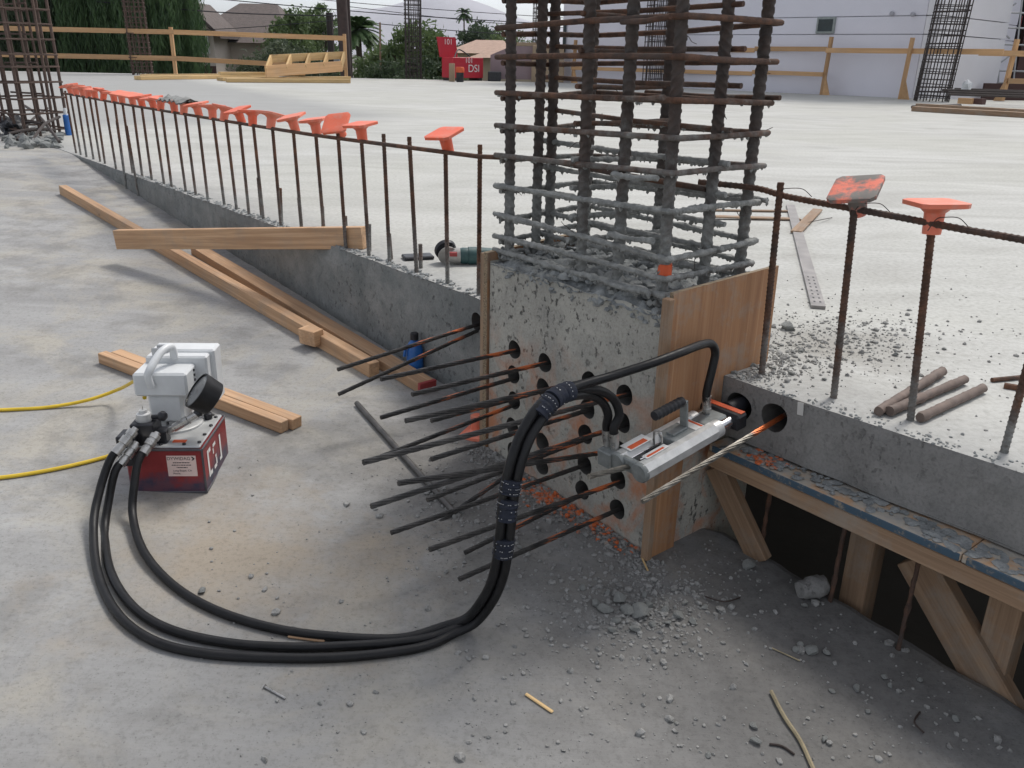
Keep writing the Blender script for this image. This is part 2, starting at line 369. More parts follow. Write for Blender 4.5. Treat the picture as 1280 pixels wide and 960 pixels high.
# ------------------------------------------------------------------ mesh helpers
class MB:
    def __init__(s): s.v = []; s.f = []
    def add(s, vs, fs):
        o = len(s.v); s.v += [Vector(v) for v in vs]; s.f += [tuple(i + o for i in f) for f in fs]; return s
    def box(s, c, ax, bev=0.0):
        """c centre, ax three half-extent vectors"""
        c = Vector(c); X, Y, Z = [Vector(a) for a in ax]
        if bev <= 0:
            vs = [c + X * i + Y * j + Z * k for k in (-1, 1) for j in (-1, 1) for i in (-1, 1)]
            return s.add(vs, [(0, 2, 3, 1), (4, 5, 7, 6), (0, 1, 5, 4), (2, 6, 7, 3), (0, 4, 6, 2), (1, 3, 7, 5)])
        lx, ly, lz = X.length, Y.length, Z.length; b = min(bev, lx * .9, ly * .9, lz * .9)
        ux, uy, uz = X / lx, Y / ly, Z / lz
        vs = []; idx = {}
        for k in (-1, 1):
            for j in (-1, 1):
                for i in (-1, 1):
                    for q, (ex, ey, ez) in enumerate(((0, b, b), (b, 0, b), (b, b, 0))):
                        idx[(i, j, k, q)] = len(vs)
                        vs.append(c + ux * i * (lx - ex) + uy * j * (ly - ey) + uz * k * (lz - ez))
        fs = []
        g = lambda i, j, k, q: idx[(i, j, k, q)]
        for a in (-1, 1):
            f1 = [g(a, -1, -1, 0), g(a, 1, -1, 0), g(a, 1, 1, 0), g(a, -1, 1, 0)]; fs.append(f1 if a > 0 else f1[::-1])
            f2 = [g(-1, a, -1, 1), g(-1, a, 1, 1), g(1, a, 1, 1), g(1, a, -1, 1)]; fs.append(f2 if a > 0 else f2[::-1])
            f3 = [g(-1, -1, a, 2), g(1, -1, a, 2), g(1, 1, a, 2), g(-1, 1, a, 2)]; fs.append(f3 if a > 0 else f3[::-1])
        for a in (-1, 1):
            for b2 in (-1, 1):
                fs.append([g(-1, a, b2, 1), g(1, a, b2, 1), g(1, a, b2, 2), g(-1, a, b2, 2)])
                fs.append([g(a, -1, b2, 0), g(a, 1, b2, 0), g(a, 1, b2, 2), g(a, -1, b2, 2)])
                fs.append([g(a, b2, -1, 0), g(a, b2, 1, 0), g(a, b2, 1, 1), g(a, b2, -1, 1)])
        for i in (-1, 1):
            for j in (-1, 1):
                for k in (-1, 1): fs.append([g(i, j, k, 0), g(i, j, k, 1), g(i, j, k, 2)])
        return s.add(vs, fs)
    def abox(s, x0, x1, y0, y1, z0, z1, bev=0.0):
        return s.box(((x0 + x1) / 2, (y0 + y1) / 2, (z0 + z1) / 2), ((abs(x1 - x0) / 2, 0, 0), (0, abs(y1 - y0) / 2, 0), (0, 0, abs(z1 - z0) / 2)), bev)
    def tube(s, pts, r, sides=8, cap=True, jit=0.0):
        pts = [Vector(p) for p in pts]; n = len(pts)
        rs = r if isinstance(r, (list, tuple)) else [r] * n
        vs = []; ref = None
        for i, p in enumerate(pts):
            d = (pts[min(i + 1, n - 1)] - pts[max(i - 1, 0)]).normalized()
            if ref is None:
                ref = d.orthogonal().normalized()
            ref = (ref - d * ref.dot(d)); ref = ref.normalized() if ref.length > 1e-6 else d.orthogonal().normalized()
            b = d.cross(ref)
            for k in range(sides):
                a = 2 * math.pi * k / sides; rr = rs[i] * (1 + (random.uniform(-jit, jit) if jit else 0))
                vs.append(p + ref * math.cos(a) * rr + b * math.sin(a) * rr)
        fs = [(i * sides + k, i * sides + (k + 1) % sides, (i + 1) * sides + (k + 1) % sides, (i + 1) * sides + k) for i in range(n - 1) for k in range(sides)]
        if cap: fs += [tuple(range(sides))[::-1], tuple((n - 1) * sides + k for k in range(sides))]
        return s.add(vs, fs)
    def lathe(s, base, axis, prof, sides=20):
        """prof: (distance along axis, radius)"""
        base = Vector(base); axis = Vector(axis).normalized()
        a1 = axis.orthogonal().normalized(); b1 = axis.cross(a1)
        vs = [base + axis * h + (a1 * math.cos(2 * math.pi * k / sides) + b1 * math.sin(2 * math.pi * k / sides)) * r for h, r in prof for k in range(sides)]
        n = len(prof)
        fs = [(i * sides + k, i * sides + (k + 1) % sides, (i + 1) * sides + (k + 1) % sides, (i + 1) * sides + k) for i in range(n - 1) for k in range(sides)]
        fs += [tuple(range(sides))[::-1], tuple((n - 1) * sides + k for k in range(sides))]
        return s.add(vs, fs)
    def prism(s, poly, off):
        """poly: list of 3D points, extruded by vector off"""
        off = Vector(off); n = len(poly); p = [Vector(q) for q in poly]
        return s.add(p + [q + off for q in p], [tuple(range(n))[::-1], tuple(range(n, 2 * n))] + [(i, (i + 1) % n, n + (i + 1) % n, n + i) for i in range(n)])
    def mesh(s, name, mat, M=None, smooth=False):
        me = bpy.data.meshes.new(name)
        vs = s.v if M is None else [M @ v for v in s.v]
        me.from_pydata([tuple(v) for v in vs], [], s.f); me.validate(); me.update()
        if mat: me.materials.append(MATS[mat])
        if smooth is not False:
            bm = bmesh.new(); bm.from_mesh(me); bmesh.ops.recalc_face_normals(bm, faces=bm.faces)
            ang = math.radians(smooth if smooth is not True else 40)
            for f in bm.faces: f.smooth = True
            for e in bm.edges:
                if len(e.link_faces) == 2 and e.calc_face_angle(0) > ang: e.smooth = False
            bm.to_mesh(me); bm.free()
        else:
            bm = bmesh.new(); bm.from_mesh(me); bmesh.ops.recalc_face_normals(bm, faces=bm.faces); bm.to_mesh(me); bm.free()
        return me

def tag(o, label=None, cat=None, group=None, kind=None):
    if label: o['label'] = label
    if cat: o['category'] = cat
    if group: o['group'] = group
    if kind: o['kind'] = kind
    return o
def link(name, me, parent=None, M=None):
    o = bpy.data.objects.new(name, me); COL.objects.link(o)
    if M is not None: o.matrix_world = M
    if parent is not None: o.parent = parent
    return o
def root(name, label, cat, loc, rotz=0.0, group=None, M=None):
    o = bpy.data.objects.new(name, None); COL.objects.link(o); o.empty_display_size = .05
    if M is not None: o.matrix_world = M
    else: o.location = loc; o.rotation_euler = (0, 0, rotz)
    return tag(o, label, cat, group)
def RM(o): return o.matrix_basis.copy()
def part(name, mb, mat, parent, smooth=False, world=True):
    """mesh part; mb given in world coordinates unless world=False (then in the root's own)"""
    Mi = RM(parent).inverted() if (world and parent is not None and parent.parent is None) else None
    if world and parent is not None and parent.parent is not None: Mi = (RM(parent.parent) @ RM(parent)).inverted()
    return link(name, mb.mesh(name, mat, Mi, smooth), parent)
def single(name, mb, mat, label, cat, group=None, smooth=False, kind=None):
    """a thing of one mesh, origin at its base"""
    xs = [v.x for v in mb.v]; ys = [v.y for v in mb.v]; z0 = min(v.z for v in mb.v)
    c = Vector(((min(xs) + max(xs)) / 2, (min(ys) + max(ys)) / 2, z0))
    o = link(name, mb.mesh(name, mat, Matrix.Translation(-c), smooth)); o.location = c
    return tag(o, label, cat, group, kind)
def frame(P, X, upv=UP):
    X = Vector(X).normalized(); Y = Vector(upv).cross(X).normalized(); Z = X.cross(Y)
    M = Matrix((X, Y, Z)).transposed().to_4x4(); M.translation = Vector(P); return M
def plank_mesh(L, wdt, th, bev=.002, seg=1, name='plank', mat='lumber'):
    mb = MB().box((L / 2, 0, 0), ((L / 2, 0, 0), (0, wdt / 2, 0), (0, 0, th / 2)), bev)
    return mb.mesh(name, mat)
def plank(name, P1, P2, wdt, th, mat, label=None, cat=None, parent=None, upv=UP, group=None, bev=.002):
    """board with its grain along its own x axis; P1, P2 ends of its centre line"""
    P1 = Vector(P1); P2 = Vector(P2)
    M = frame(P1, P2 - P1, upv)
    me = plank_mesh((P2 - P1).length, wdt, th, bev, name=name, mat=mat)
    if parent is None: o = link(name, me, None, M); return tag(o, label, cat, group)
    o = bpy.data.objects.new(name, me); COL.objects.link(o); o.parent = parent
    pm = RM(parent) if parent.parent is None else RM(parent.parent) @ RM(parent)
    o.matrix_basis = pm.inverted() @ M; return o
def text_mb(body, size, M):
    cu = bpy.data.curves.new('t', 'FONT'); cu.body = body; cu.size = size; cu.align_x = 'CENTER'; cu.align_y = 'CENTER'
    ob = bpy.data.objects.new('t', cu); COL.objects.link(ob); bpy.context.view_layer.update()
    me = bpy.data.meshes.new_from_object(ob.evaluated_get(bpy.context.evaluated_depsgraph_get()))
    mb = MB(); mb.add([M @ v.co for v in me.vertices], [tuple(p.vertices) for p in me.polygons])
    bpy.data.objects.remove(ob); bpy.data.curves.remove(cu); bpy.data.meshes.remove(me); return mb
def spline(pts, per=10):
    pts = [Vector(p) for p in pts]; out = []
    for i in range(len(pts) - 1):
        p0 = pts[max(i - 1, 0)]; p1 = pts[i]; p2 = pts[i + 1]; p3 = pts[min(i + 2, len(pts) - 1)]
        for k in range(per):
            u = k / per
            out.append(.5 * ((2 * p1) + (p2 - p0) * u + (2 * p0 - 5 * p1 + 4 * p2 - p3) * u * u + (3 * p1 - p0 - 3 * p2 + p3) * u ** 3))
    return out + [pts[-1]]
ORD = ['first', 'second', 'third', 'fourth', 'fifth', 'sixth', 'seventh', 'eighth', 'ninth', 'tenth', 'eleventh', 'twelfth', 'thirteenth', 'fourteenth', 'fifteenth',
       'sixteenth', 'seventeenth', 'eighteenth', 'nineteenth', 'twentieth', 'twenty-first', 'twenty-second', 'twenty-third', 'twenty-fourth', 'twenty-fifth', 'twenty-sixth',
       'twenty-seventh', 'twenty-eighth', 'twenty-ninth', 'thirtieth', 'thirty-first', 'thirty-second', 'thirty-third']
def jn(p, sc=1.0, a=1.0): return noise.noise(Vector(p) * sc) * a

# ================================================================== SETTING
# ground far below and out to the horizon
mb = MB(); mb.add([(-2500, -600, -3.6), (2500, -600, -3.6), (2500, 3200, -3.6), (-2500, 3200, -3.6)], [(0, 1, 2, 3)])
tag(link('ground', mb.mesh('ground', 'earth')), kind='structure')

# ramp (lower slab)
def edge_n(s): return -.10 + jn((s * 9, 0, 0), 1, .012) + jn((s * 31, 3, 0), 1, .006)
svals = [-34, -26, -20, -14, -10, -8, -6.5, -5.6, -5.2, -4.95, -4.893, -4.6, -4, -3.2, -2.4, -1.6, -1, -.5, 0, .5, .9, 1.0] + [1.0 + .025 * i for i in range(1, 80)] + [3.2, 4, 6, 9]
mb = MB(); vs = []
SKIRT = MB()
for s in svals:
    n0 = edge_n(s) if s > .99 else -.02
    for n in (n0, n0 + .02, .06, .15, .3, .6, 1, 1.6, 2.5, 4, 7, 12, 20):
        z = zl(s)
        if s > .99 and n == n0: z -= .006
        vs.append(SN(s, n, z))
k = 13
fs = [(i * k + j, i * k + j + 1, (i + 1) * k + j + 1, (i + 1) * k + j) for i in range(len(svals) - 1) for j in range(k - 1)]
o0 = len(vs)
for i, s in enumerate(svals):              # broken edge of the opening
    n0 = edge_n(s) if s > .99 else -.02
    vs.append(SN(s, n0 + .012 + jn((s * 22, 7, 0), 1, .012), zl(s) - .07)); vs.append(SN(s, n0 + .03, zl(s) - .22))
for i in range(len(svals) - 1):
    fs.append((i * k, (i + 1) * k, o0 + 2 * (i + 1), o0 + 2 * i)); fs.append((o0 + 2 * i, o0 + 2 * i + 2, o0 + 2 * i + 3, o0 + 2 * i + 1))
for q in ([(9, -.6), (9, 20), (-34, 20), (-34, -.02)], [(9, -.6), (9, -14)]):  # added walls out of view, keeping light from under the slabs
    for (s0, n0), (s1, n1) in zip(q[:-1], q[1:]): mb.add([SN(s0, n0, zl(s0)), SN(s1, n1, zl(s1)), SN(s1, n1, -3.62), SN(s0, n0, -3.62)], [(0, 1, 2, 3)])
mb.add(vs, fs)
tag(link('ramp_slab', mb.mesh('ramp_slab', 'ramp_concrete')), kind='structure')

# upper slab: top sheet plus its cast edge (with pockets where strands come out)
def en(s):     # edge line, irregular
    if s < .2: return jn((s * 6, 1, 0), 1, .010) + jn((s * 27, 2, 0), 1, .007)
    return -.062 - .05 * max(0, s - 1.2) + jn((s * 8, 4, 0), 1, .004)
ss = [-6.6 + .06 * i for i in range(0, 113)] + [.2] + [.97 + .05 * i for i in range(0, 64)] + [4.5, 6, 8.5]
edge = [(s, en(s)) for s in ss]
outer = [at(1500, 128), at(1250, 125.5), Vector((9.2, 21.0, 0)), Vector((7.0, 22.6, 0)), Vector((4.3, 25.2, 0)), Vector((1.6, 28.2, 0)), Vector((-6.0, 28.2, 0)), Vector((-14, 28.0, 0)), Vector((-26, 27.4, 0)), Vector((-30, 10, 0))]
top = [SN(s, n, 0) for s, n in edge] + [Vector((p.x, p.y, 0)) for p in outer]
mb = MB()
mb.add(top, [tuple(range(len(top)))])
# outer skirts of the far edges, carried down unseen to darken the void
for a, b in zip(outer[:-1], outer[1:]):
    mb.add([(a.x, a.y, 0), (b.x, b.y, 0), (b.x, b.y, -3.62), (a.x, a.y, -3.62)], [(0, 1, 2, 3)])
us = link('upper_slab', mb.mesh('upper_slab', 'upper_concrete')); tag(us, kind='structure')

def ring_cell(mb, P, ax, ay, x0, x1, y0, y1, cx, cy, r, depth, inner, nseg=20):
    """flat cell of a wall with a round pocket in it; P + ax*x + ay*y"""
    nrm = Vector(ax).cross(Vector(ay)).normalized()
    cir, per = [], []
    for k in range(nseg):
        a = 2 * math.pi * k / nseg + math.pi / nseg; c, s_ = math.cos(a), math.sin(a)
        rr = r * (1 + .04 * math.sin(3 * a + cx * 50))
        cir.append((cx + c * rr, cy + s_ * rr))
        tx = ((x1 - cx) / c if c > 0 else (x0 - cx) / c) if abs(c) > 1e-9 else 1e9
        ty = ((y1 - cy) / s_ if s_ > 0 else (y0 - cy) / s_) if abs(s_) > 1e-9 else 1e9
        tt = min(tx, ty); per.append((cx + c * tt, cy + s_ * tt))
    P3 = lambda q: P + ax * q[0] + ay * q[1]
    V = [P3(q) for q in cir] + [P3(q) for q in per]
    fs = [(k, (k + 1) % nseg, nseg + (k + 1) % nseg, nseg + k) for k in range(nseg)]
    for (qx, qy) in ((x0, y0), (x1, y0), (x1, y1), (x0, y1)):       # corners
        V.append(P3((qx, qy))); ci = len(V) - 1
        dd = sorted(range(nseg), key=lambda k: (per[k][0] - qx) ** 2 + (per[k][1] - qy) ** 2)
        ex = [k for k in range(nseg) if abs(per[k][0] - qx) < 1e-6]; ey = [k for k in range(nseg) if abs(per[k][1] - qy) < 1e-6]
        if ex and ey:
            a = min(ex, key=lambda k: abs(per[k][1] - qy)); b = min(ey, key=lambda k: abs(per[k][0] - qx))
            if a != b: fs.append((nseg + a, ci, nseg + b))
    mb.add(V, fs)
    inner.add([P3(q) for q in cir] + [P3(q) - nrm * depth for q in cir], [(k, (k + 1) % nseg, nseg + (k + 1) % nseg, nseg + k) for k in range(nseg)] + [tuple(range(nseg, 2 * nseg))])

# left step face: rough wall below the slab edge
mb = MB(); inn = MB()
vs, fs = [], []
L = [(s, n) for s, n in edge if s <= -.22] + [(-.2, en(-.2))]
rows = 6
for i, (s, n) in enumerate(L):
    zb = zl(s) - .03
    for j in range(rows):
        z = zb * j / (rows - 1); q = (s * 9, z * 9, 5)
        f_ = max(0, min(1, (s + .7) / .45)); vs.append(SN(s, (n + (0 if j == 0 else .006 + jn(q, 1, .008))) * (1 - f_) + (en(-.2) + .008) * f_, z))
fs = [(i * rows + j, i * rows + j + 1, (i + 1) * rows + j + 1, (i + 1) * rows + j) for i in range(len(L) - 1) for j in range(rows - 1)]
mb.add(vs, fs)
n_l = en(-.2) + .008
H1 = face(596, 402, n_l); hs1 = s_of(H1)
ring_cell(mb, SN(0, n_l), D, UP, -.2, .34, -.45, .0, hs1, H1.z, .03, .10, inn)
o = link('slab_step', mb.mesh('slab_step', 'step_concrete'), us)
link('strand_pocket', inn.mesh('strand_pocket', 'pocket_black'), us)
# right cast edge with its two pockets
mb = MB(); inn = MB()
n_r = -.062
HA = SN(1.022, n_r, -.069); HB = face(968, 522, n_r); sa, sb = s_of(HA), s_of(HB); sm = (sa + sb) / 2
ZB = -.155
ring_cell(mb, SN(0, n_r), D, UP, .9, sm, ZB, .0, sa, HA.z, .037, .14, inn)
ring_cell(mb, SN(0, n_r), D, UP, sm, 1.2, ZB, .0, sb, HB.z, .036, .14, inn)
R = [(1.2, n_r)] + [(s, n) for s, n in edge if s > 1.21]
vs = []
for i, (s, n) in enumerate(R):
    for j in range(5):
        z = (ZB - .02 * max(0, s - 1.2)) * j / 4
        vs.append(SN(s, n + (0 if j == 0 or i == 0 else .002 + jn((s * 9, z * 9, 8), 1, .005)), z))
mb.add(vs, [(i * 5 + j, i * 5 + j + 1, (i + 1) * 5 + j + 1, (i + 1) * 5 + j) for i in range(len(R) - 1) for j in range(4)])
link('slab_edge', mb.mesh('slab_edge', 'edge_concrete'), us)
link('strand_pocket', inn.mesh('strand_pocket', 'pocket_black'), us)
# soffit
mb = MB(); mb.add([SN(.9, -.063, ZB), SN(1.4, -.07, ZB), SN(8.5, -.43, ZB - .1), SN(8.5, -6, ZB - .1), SN(.9, -6, ZB)], [(0, 1, 2, 3, 4)])
link('soffit', mb.mesh('soffit', 'edge_concrete'), us)
# chipped mortar lip along both top edges
mb = MB()
def lump(mb, P, r, seed, sub=1, flat=.7):
    bm = bmesh.new(); bmesh.ops.create_icosphere(bm, subdivisions=sub, radius=1.0)
    sx, sy, sz = [random.uniform(.7, 1.25) for _ in range(3)]
    a = random.uniform(0, 6.28); ca, sa_ = math.cos(a), math.sin(a)
    vs = []
    for v in bm.verts:
        k = 1 + noise.noise(v.co * 1.7 + Vector((seed * 3.1, seed * 1.7, 0))) * .75
        q = Vector((v.co.x * sx, v.co.y * sy, v.co.z * sz * flat)) * (r * k)
        vs.append(Vector((q.x * ca - q.y * sa_, q.x * sa_ + q.y * ca, q.z)) + Vector(P))
    fs = [tuple(v.index for v in f.verts) for f in bm.faces]; bm.free(); mb.add(vs, fs)
for i in range(520):
    s = random.uniform(-3.5, .28); r = random.uniform(.003, .011)
    lump(mb, SN(s, en(s) - random.uniform(-.004, .05) ** 1, r * .2), r, i)
for i in range(420):
    s = random.uniform(.98, 2.4); r = random.uniform(.0015, .0045)
    lump(mb, SN(s, en(s) - abs(random.gauss(0, .03)), r * .2), r, i)
tag(link('edge_crumbs', mb.mesh('edge_crumbs', 'rough_mortar')), 'crumbs of grey mortar strewn along the slab edges', 'crumbs', kind='stuff')

# far hills: a ridge with depth
def ridge(name, Y, pts, depth, seed):
    mb = MB(); cols = []
    pts = [(bgp(x, y, Y), ) for x, y in pts]
    P = spline([p[0] for p in pts], 8); rr = 9
    vs = []
    for i, p in enumerate(P):
        for j in range(rr):
            u = j / (rr - 1); hgt = (p.z + 3.6) * (1 - abs(u * 2 - 1) ** 1.3)
            q = Vector((p.x, Y + (u - .5) * depth * 2, 0))
            hgt *= 1 + noise.noise(q * .0035 + Vector((seed, 0, 0))) * (.35 if 0 < u < 1 and abs(u - .5) > .05 else .03)
            vs.append((q.x, q.y, -3.7 + max(hgt, 0)))
    mb.add(vs, [(i * rr + j, i * rr + j + 1, (i + 1) * rr + j + 1, (i + 1) * rr + j) for i in range(len(P) - 1) for j in range(rr - 1)])
    tag(link(name, mb.mesh(name, 'mountain_rock', smooth=True)), kind='structure')
ridge('mountain', 2600, [(-300, 45), (100, 42), (330, 30), (430, 13), (475, 10), (520, -2), (558, -8), (590, 3), (620, 12), (680, 30), (800, 45), (1100, 66), (1500, 70)], 450, 3)

# ================================================================== COLUMN BASE
BS0, BS1, BN0, BN1, BT = .295, .957, -.24, .157, .192
hole_s = [.41, .54, .712, .838]; hole_z = [-.041, -.121, -.2, -.281, -.36]
cb = root('column_base', 'square pitted concrete column base with rows of round strand holes', 'column base', SN(.64, -.04, zl(.64)))
mb = MB(); inn = MB()
xs = [BS0, .475, .626, .775, BS1]; zs = [.06, -.081, -.161, -.241, -.321, -.401]
for i in range(4):
    for j in range(5):
        skip = (i, j) in ((1, 2),)
        ds = random.uniform(-.004, .004); dz = random.uniform(-.005, .005)
        if skip:
            mb.add([SN(xs[i], BN1, zs[j]), SN(xs[i + 1], BN1, zs[j]), SN(xs[i + 1], BN1, zs[j + 1]), SN(xs[i], BN1, zs[j + 1])], [(0, 1, 2, 3)]); continue
        ring_cell(mb, SN(0, BN1), D, UP, xs[i], xs[i + 1], zs[j + 1], zs[j], hole_s[i] + ds, hole_z[j] + dz, .027, .09, inn, 18)
def quad(a, b, c, d): mb.add([a, b, c, d], [(0, 1, 2, 3)])
zb = -.56
quad(SN(BS0, BN1, -.401), SN(BS1, BN1, -.401), SN(BS1, BN1, zb), SN(BS0, BN1, zb))
# upper strip with an uneven top edge
tops = []
for i in range(35):
    s = BS0 + (BS1 - BS0) * i / 34
    drop = .05 * max(0, (s - .93) / .05) if s > .93 else 0
    tops.append((s, BT - .004 + jn((s * 14, 0, 2), 1, .008) + jn((s * 50, 0, 2), 1, .005) - drop))
for (s0, z0), (s1, z1) in zip(tops[:-1], tops[1:]):
    quad(SN(s0, BN1, .06), SN(s1, BN1, .06), SN(s1, BN1, z1), SN(s0, BN1, z0))
quad(SN(BS0, BN1, zb), SN(BS0, BN0, zb), SN(BS0, BN0, BT), SN(BS0, BN1, BT))
quad(SN(BS1, BN0, zb), SN(BS1, BN1, zb), SN(BS1, BN1, BT - .055), SN(BS1, BN0, BT))
quad(SN(BS0, BN0, zb), SN(BS1, BN0, zb), SN(BS1, BN0, BT), SN(BS0, BN0, BT))
part('block', mb, 'block_concrete', cb)
part('strand_hole', inn, 'pocket_black', cb)
# rough broken top
mb = MB(); vs = []; gx, gy = 84, 50
for i in range(gx):
    for j in range(gy):
        u, v = i / (gx - 1), j / (gy - 1)
        s = BS0 + .001 + (BS1 - BS0 - .002) * u; n = BN0 + .001 + (BN1 - BN0 - .0) * v
        b = min(1, min(u, 1 - u, v, 1 - v) * 9)
        z = BT - .012 + .018 * b + jn((s * 11, n * 11, 0), 1, .02) * (.3 + b) + jn((s * 34, n * 34, 3), 1, .013) + abs(jn((s * 75, n * 75, 6), 1, .013))
        if v == 1: z = min(z, BT - .004 + jn((s * 14, 0, 2), 1, .008) + jn((s * 50, 0, 2), 1, .005) - (.05 * (s - .93) / .05 if s > .93 else 0)) + .001
        if u > .92 and v > .85: z -= .04 * (u - .92) / .08
        vs.append(SN(s, n + (jn((s * 20, z * 9, 1), 1, .006) if v == 1 else 0) + (.004 if v == 1 else 0), z))
mb.add(vs, [(i * gy + j, i * gy + j + 1, (i + 1) * gy + j + 1, (i + 1) * gy + j) for i in range(gx - 1) for j in range(gy - 1)])
part('broken_top', mb, 'rough_mortar', cb, smooth=50)
mb = MB()
for i in range(300):
    s = random.uniform(BS0 + .02, BS1 - .03); n = random.uniform(BN0 + .03, BN1 - .02); r = random.uniform(.005, .018)
    lump(mb, SN(s, n, BT + .008 + r * .2), r, i)
for i in range(70):
    s = random.uniform(BS0 + .05, BS1 - .02); r = random.uniform(.004, .011)
    lump(mb, SN(s, BN1 - .002, BT - random.uniform(.0, .035) ), r, i)
q = part('top_crumbs', mb, 'rough_mortar', cb); q['kind'] = 'stuff'

# plywood forms on both sides of the base
def slab_panel(name, pts, off, mat, label, edgemat='ply_edge'):
    """panel from an outline, real thickness"""
    mb = MB().prism(pts, off)
    o = single(name, mb, mat, label, 'plywood')
    o.data.materials.append(MATS[edgemat])
    for p in o.data.polygons:
        if len(p.vertices) == 4 and abs(p.normal.dot(Vector(off).normalized())) < .5: p.material_index = 1
    return o
P = lambda n, z: SN(BS1 + .002, n, z)
slab_panel('plywood_form', [P(.165, -.47), P(.163, .245), P(-.235, .256), P(-.24, -.0), P(-.058, .0), P(-.058, -.17), P(.07, -.19), P(.075, -.47)], D * .011, 'plywood_face', 'reddish plywood form on the column side by the stressing jack')
plank('form_batten', SN(BS1 + .012, .1785, -.44), SN(BS1 + .010, .1765, .235), .022, .02, 'old_lumber', 'narrow weathered batten up the column corner by the jack', 'batten', upv=N)
P = lambda n, z: SN(BS0 - .003, n, z)
slab_panel('plywood_form', [P(.165, -.42), P(.165, .215), P(-.20, .235), P(-.20, .0), P(.02, .0), P(.02, -.42)], D * -.017, 'plywood_face', 'thin dark plywood form on the column side towards the long row of dowels')
plank('form_batten', SN(BS0 - .03, .155, -.41), SN(BS0 - .03, .155, .21), .018, .016, 'old_lumber', 'slim wooden strip standing against the dark plywood form', 'batten', upv=N)

# ================================================================== REBAR
def rib_mesh(L, r, spacing, sides=10, tilt=.35, h=.12, name='bar', mat='rebar_rust', base=0.0):
    """bar along +z with slanted ribs"""
    mb = MB(); vs = []; zs_ = []
    k = int(L / spacing)
    for i in range(k):
        z0 = i * spacing
        zs_ += [(z0, 1), (z0 + spacing * .55, 1), (z0 + spacing * .68, 1 + h), (z0 + spacing * .87, 1 + h)]
    zs_.append((L, 1)); n = len(zs_)
    for i, (z, q) in enumerate(zs_):
        for j in range(sides):
            a = 2 * math.pi * j / sides
            sh = math.sin(a) * r * tilt * 2 if 0 < i < n - 1 else 0
            vs.append((math.cos(a) * r * q, math.sin(a) * r * q, base + min(max(z + sh, 0), L)))
    fs = [(i * sides + j, i * sides + (j + 1) % sides, (i + 1) * sides + (j + 1) % sides, (i + 1) * sides + j) for i in range(n - 1) for j in range(sides)]
    fs += [tuple(range(sides))[::-1], tuple((n - 1) * sides + j for j in range(sides))]
    mb.add(vs, fs); return mb.mesh(name, mat, None, 60)
def crusty(pts, r, step=.012, amt=.35, sides=8):
    pts = [Vector(p) for p in pts]; out = []
    for a, b in zip(pts[:-1], pts[1:]):
        k = max(1, int((b - a).length / step)); out += [a.lerp(b, i / k) for i in range(k)]
    out.append(pts[-1])
    rs = [r * (1 + amt * max(0, noise.noise(p * 40)) * 2 + amt * .6 * random.random()) for p in out]
    mb = MB().tube(out, rs, sides, jit=amt * .6); return mb, out

cg = root('rebar_cage', 'tall column cage of thick ribbed bars rising from the concrete base', 'rebar cage', SN(.6, -.03, BT))
bars = [(.32, .108), (.615, .11), (.745, .11), (.895, .112), (.312, .003), (.312, -.05), (.32, -.19), (.6, -.195), (.892, -.04), (.89, -.185)]
vb = rib_mesh(1.55, .0133, .021, 12, .55, .15, 'vertical_bar', 'bar_rust')
for i, (s, n) in enumerate(bars):
    o = bpy.data.objects.new('vertical_bar', vb); COL.objects.link(o); o.parent = cg
    p = SN(s, n, BT - .06 - (.12 if i == 3 else 0)); 
    ang = random.uniform(0, 6.28)
    M = Matrix.Translation(p) @ Matrix.Rotation(math.radians(random.uniform(-.4, .4)), 4, 'X') @ Matrix.Rotation(math.radians(random.uniform(-.8, .1)), 4, 'Y') @ Matrix.Rotation(ang, 4, 'Z')
    o.matrix_basis = RM(cg).inverted() @ M
TIEP = []
def hoop(z, e, skew, crust, ends=.02, half=None):
    r = .0068
    a, b, c, d = SN(.295 - e, .128 + e, z), SN(.915 + e, .13 + e, z + skew), SN(.912 + e, -.205 - e, z + skew * .6), SN(.295 - e, -.21 - e, z - skew * .4)
    for p in (a, b, c, d): p.z += random.uniform(-.006, .006)
    pts = [a - D * ends, b, c, d, a + N * -.004 - UP * .014]
    pts2 = []
    for p, q in zip(pts[:-1], pts[1:]):
        mid = p.lerp(q, .5) + UP * random.uniform(-.006, .004); pts2 += [p, mid]
    pts2.append(pts[-1] )
    mb, q_ = crusty(pts2, r * (.95 if crust else 1), .007, .3 if crust else .06, 8); TIEP.extend(q_)
    return part('tie_hoop', mb, 'crusted_mortar' if crust else 'cage_rust', cg, smooth=50)
zz = [.215, .262, .315, .395, .478, .56, .642, .728, .805, .885, .965, 1.05, 1.135, 1.22, 1.3]
for i, z in enumerate(zz): hoop(z, 0, random.uniform(-.016, .024), z < .42)
def ctie(p, q, crust, name='cross_tie'):
    mb, q_ = crusty([p, Vector(p).lerp(Vector(q), .5) - UP * .004, q], .0060, .007, .3 if crust else .06, 8); TIEP.extend(q_)
    part(name, mb, 'crusted_mortar' if crust else 'cage_rust', cg, smooth=50)
for i, z in enumerate([.24, .3, .36, .43, .5, .585, .67, .75, .83, .91, .99, 1.08, 1.16, 1.25]):
    cr = z < .52
    ctie(SN(.60 + random.uniform(-.01, .01), .14, z), SN(.60 + random.uniform(-.02, .02), -.22, z + random.uniform(-.01, .01)), cr)
    ctie(SN(.28, -.03 + random.uniform(-.02, .02), z + .012), SN(.93, -.04 + random.uniform(-.02, .02), z + .012 + random.uniform(-.012, .012)), cr)
    if i % 2 == 0: ctie(SN(.74, .145, z - .02), SN(.885, .15, z - .012), cr, 'hook_bar')
    if i % 3 == 0: ctie(SN(.50, -.215, z - .02), SN(.93, -.21, z - .015), cr, 'hook_bar')
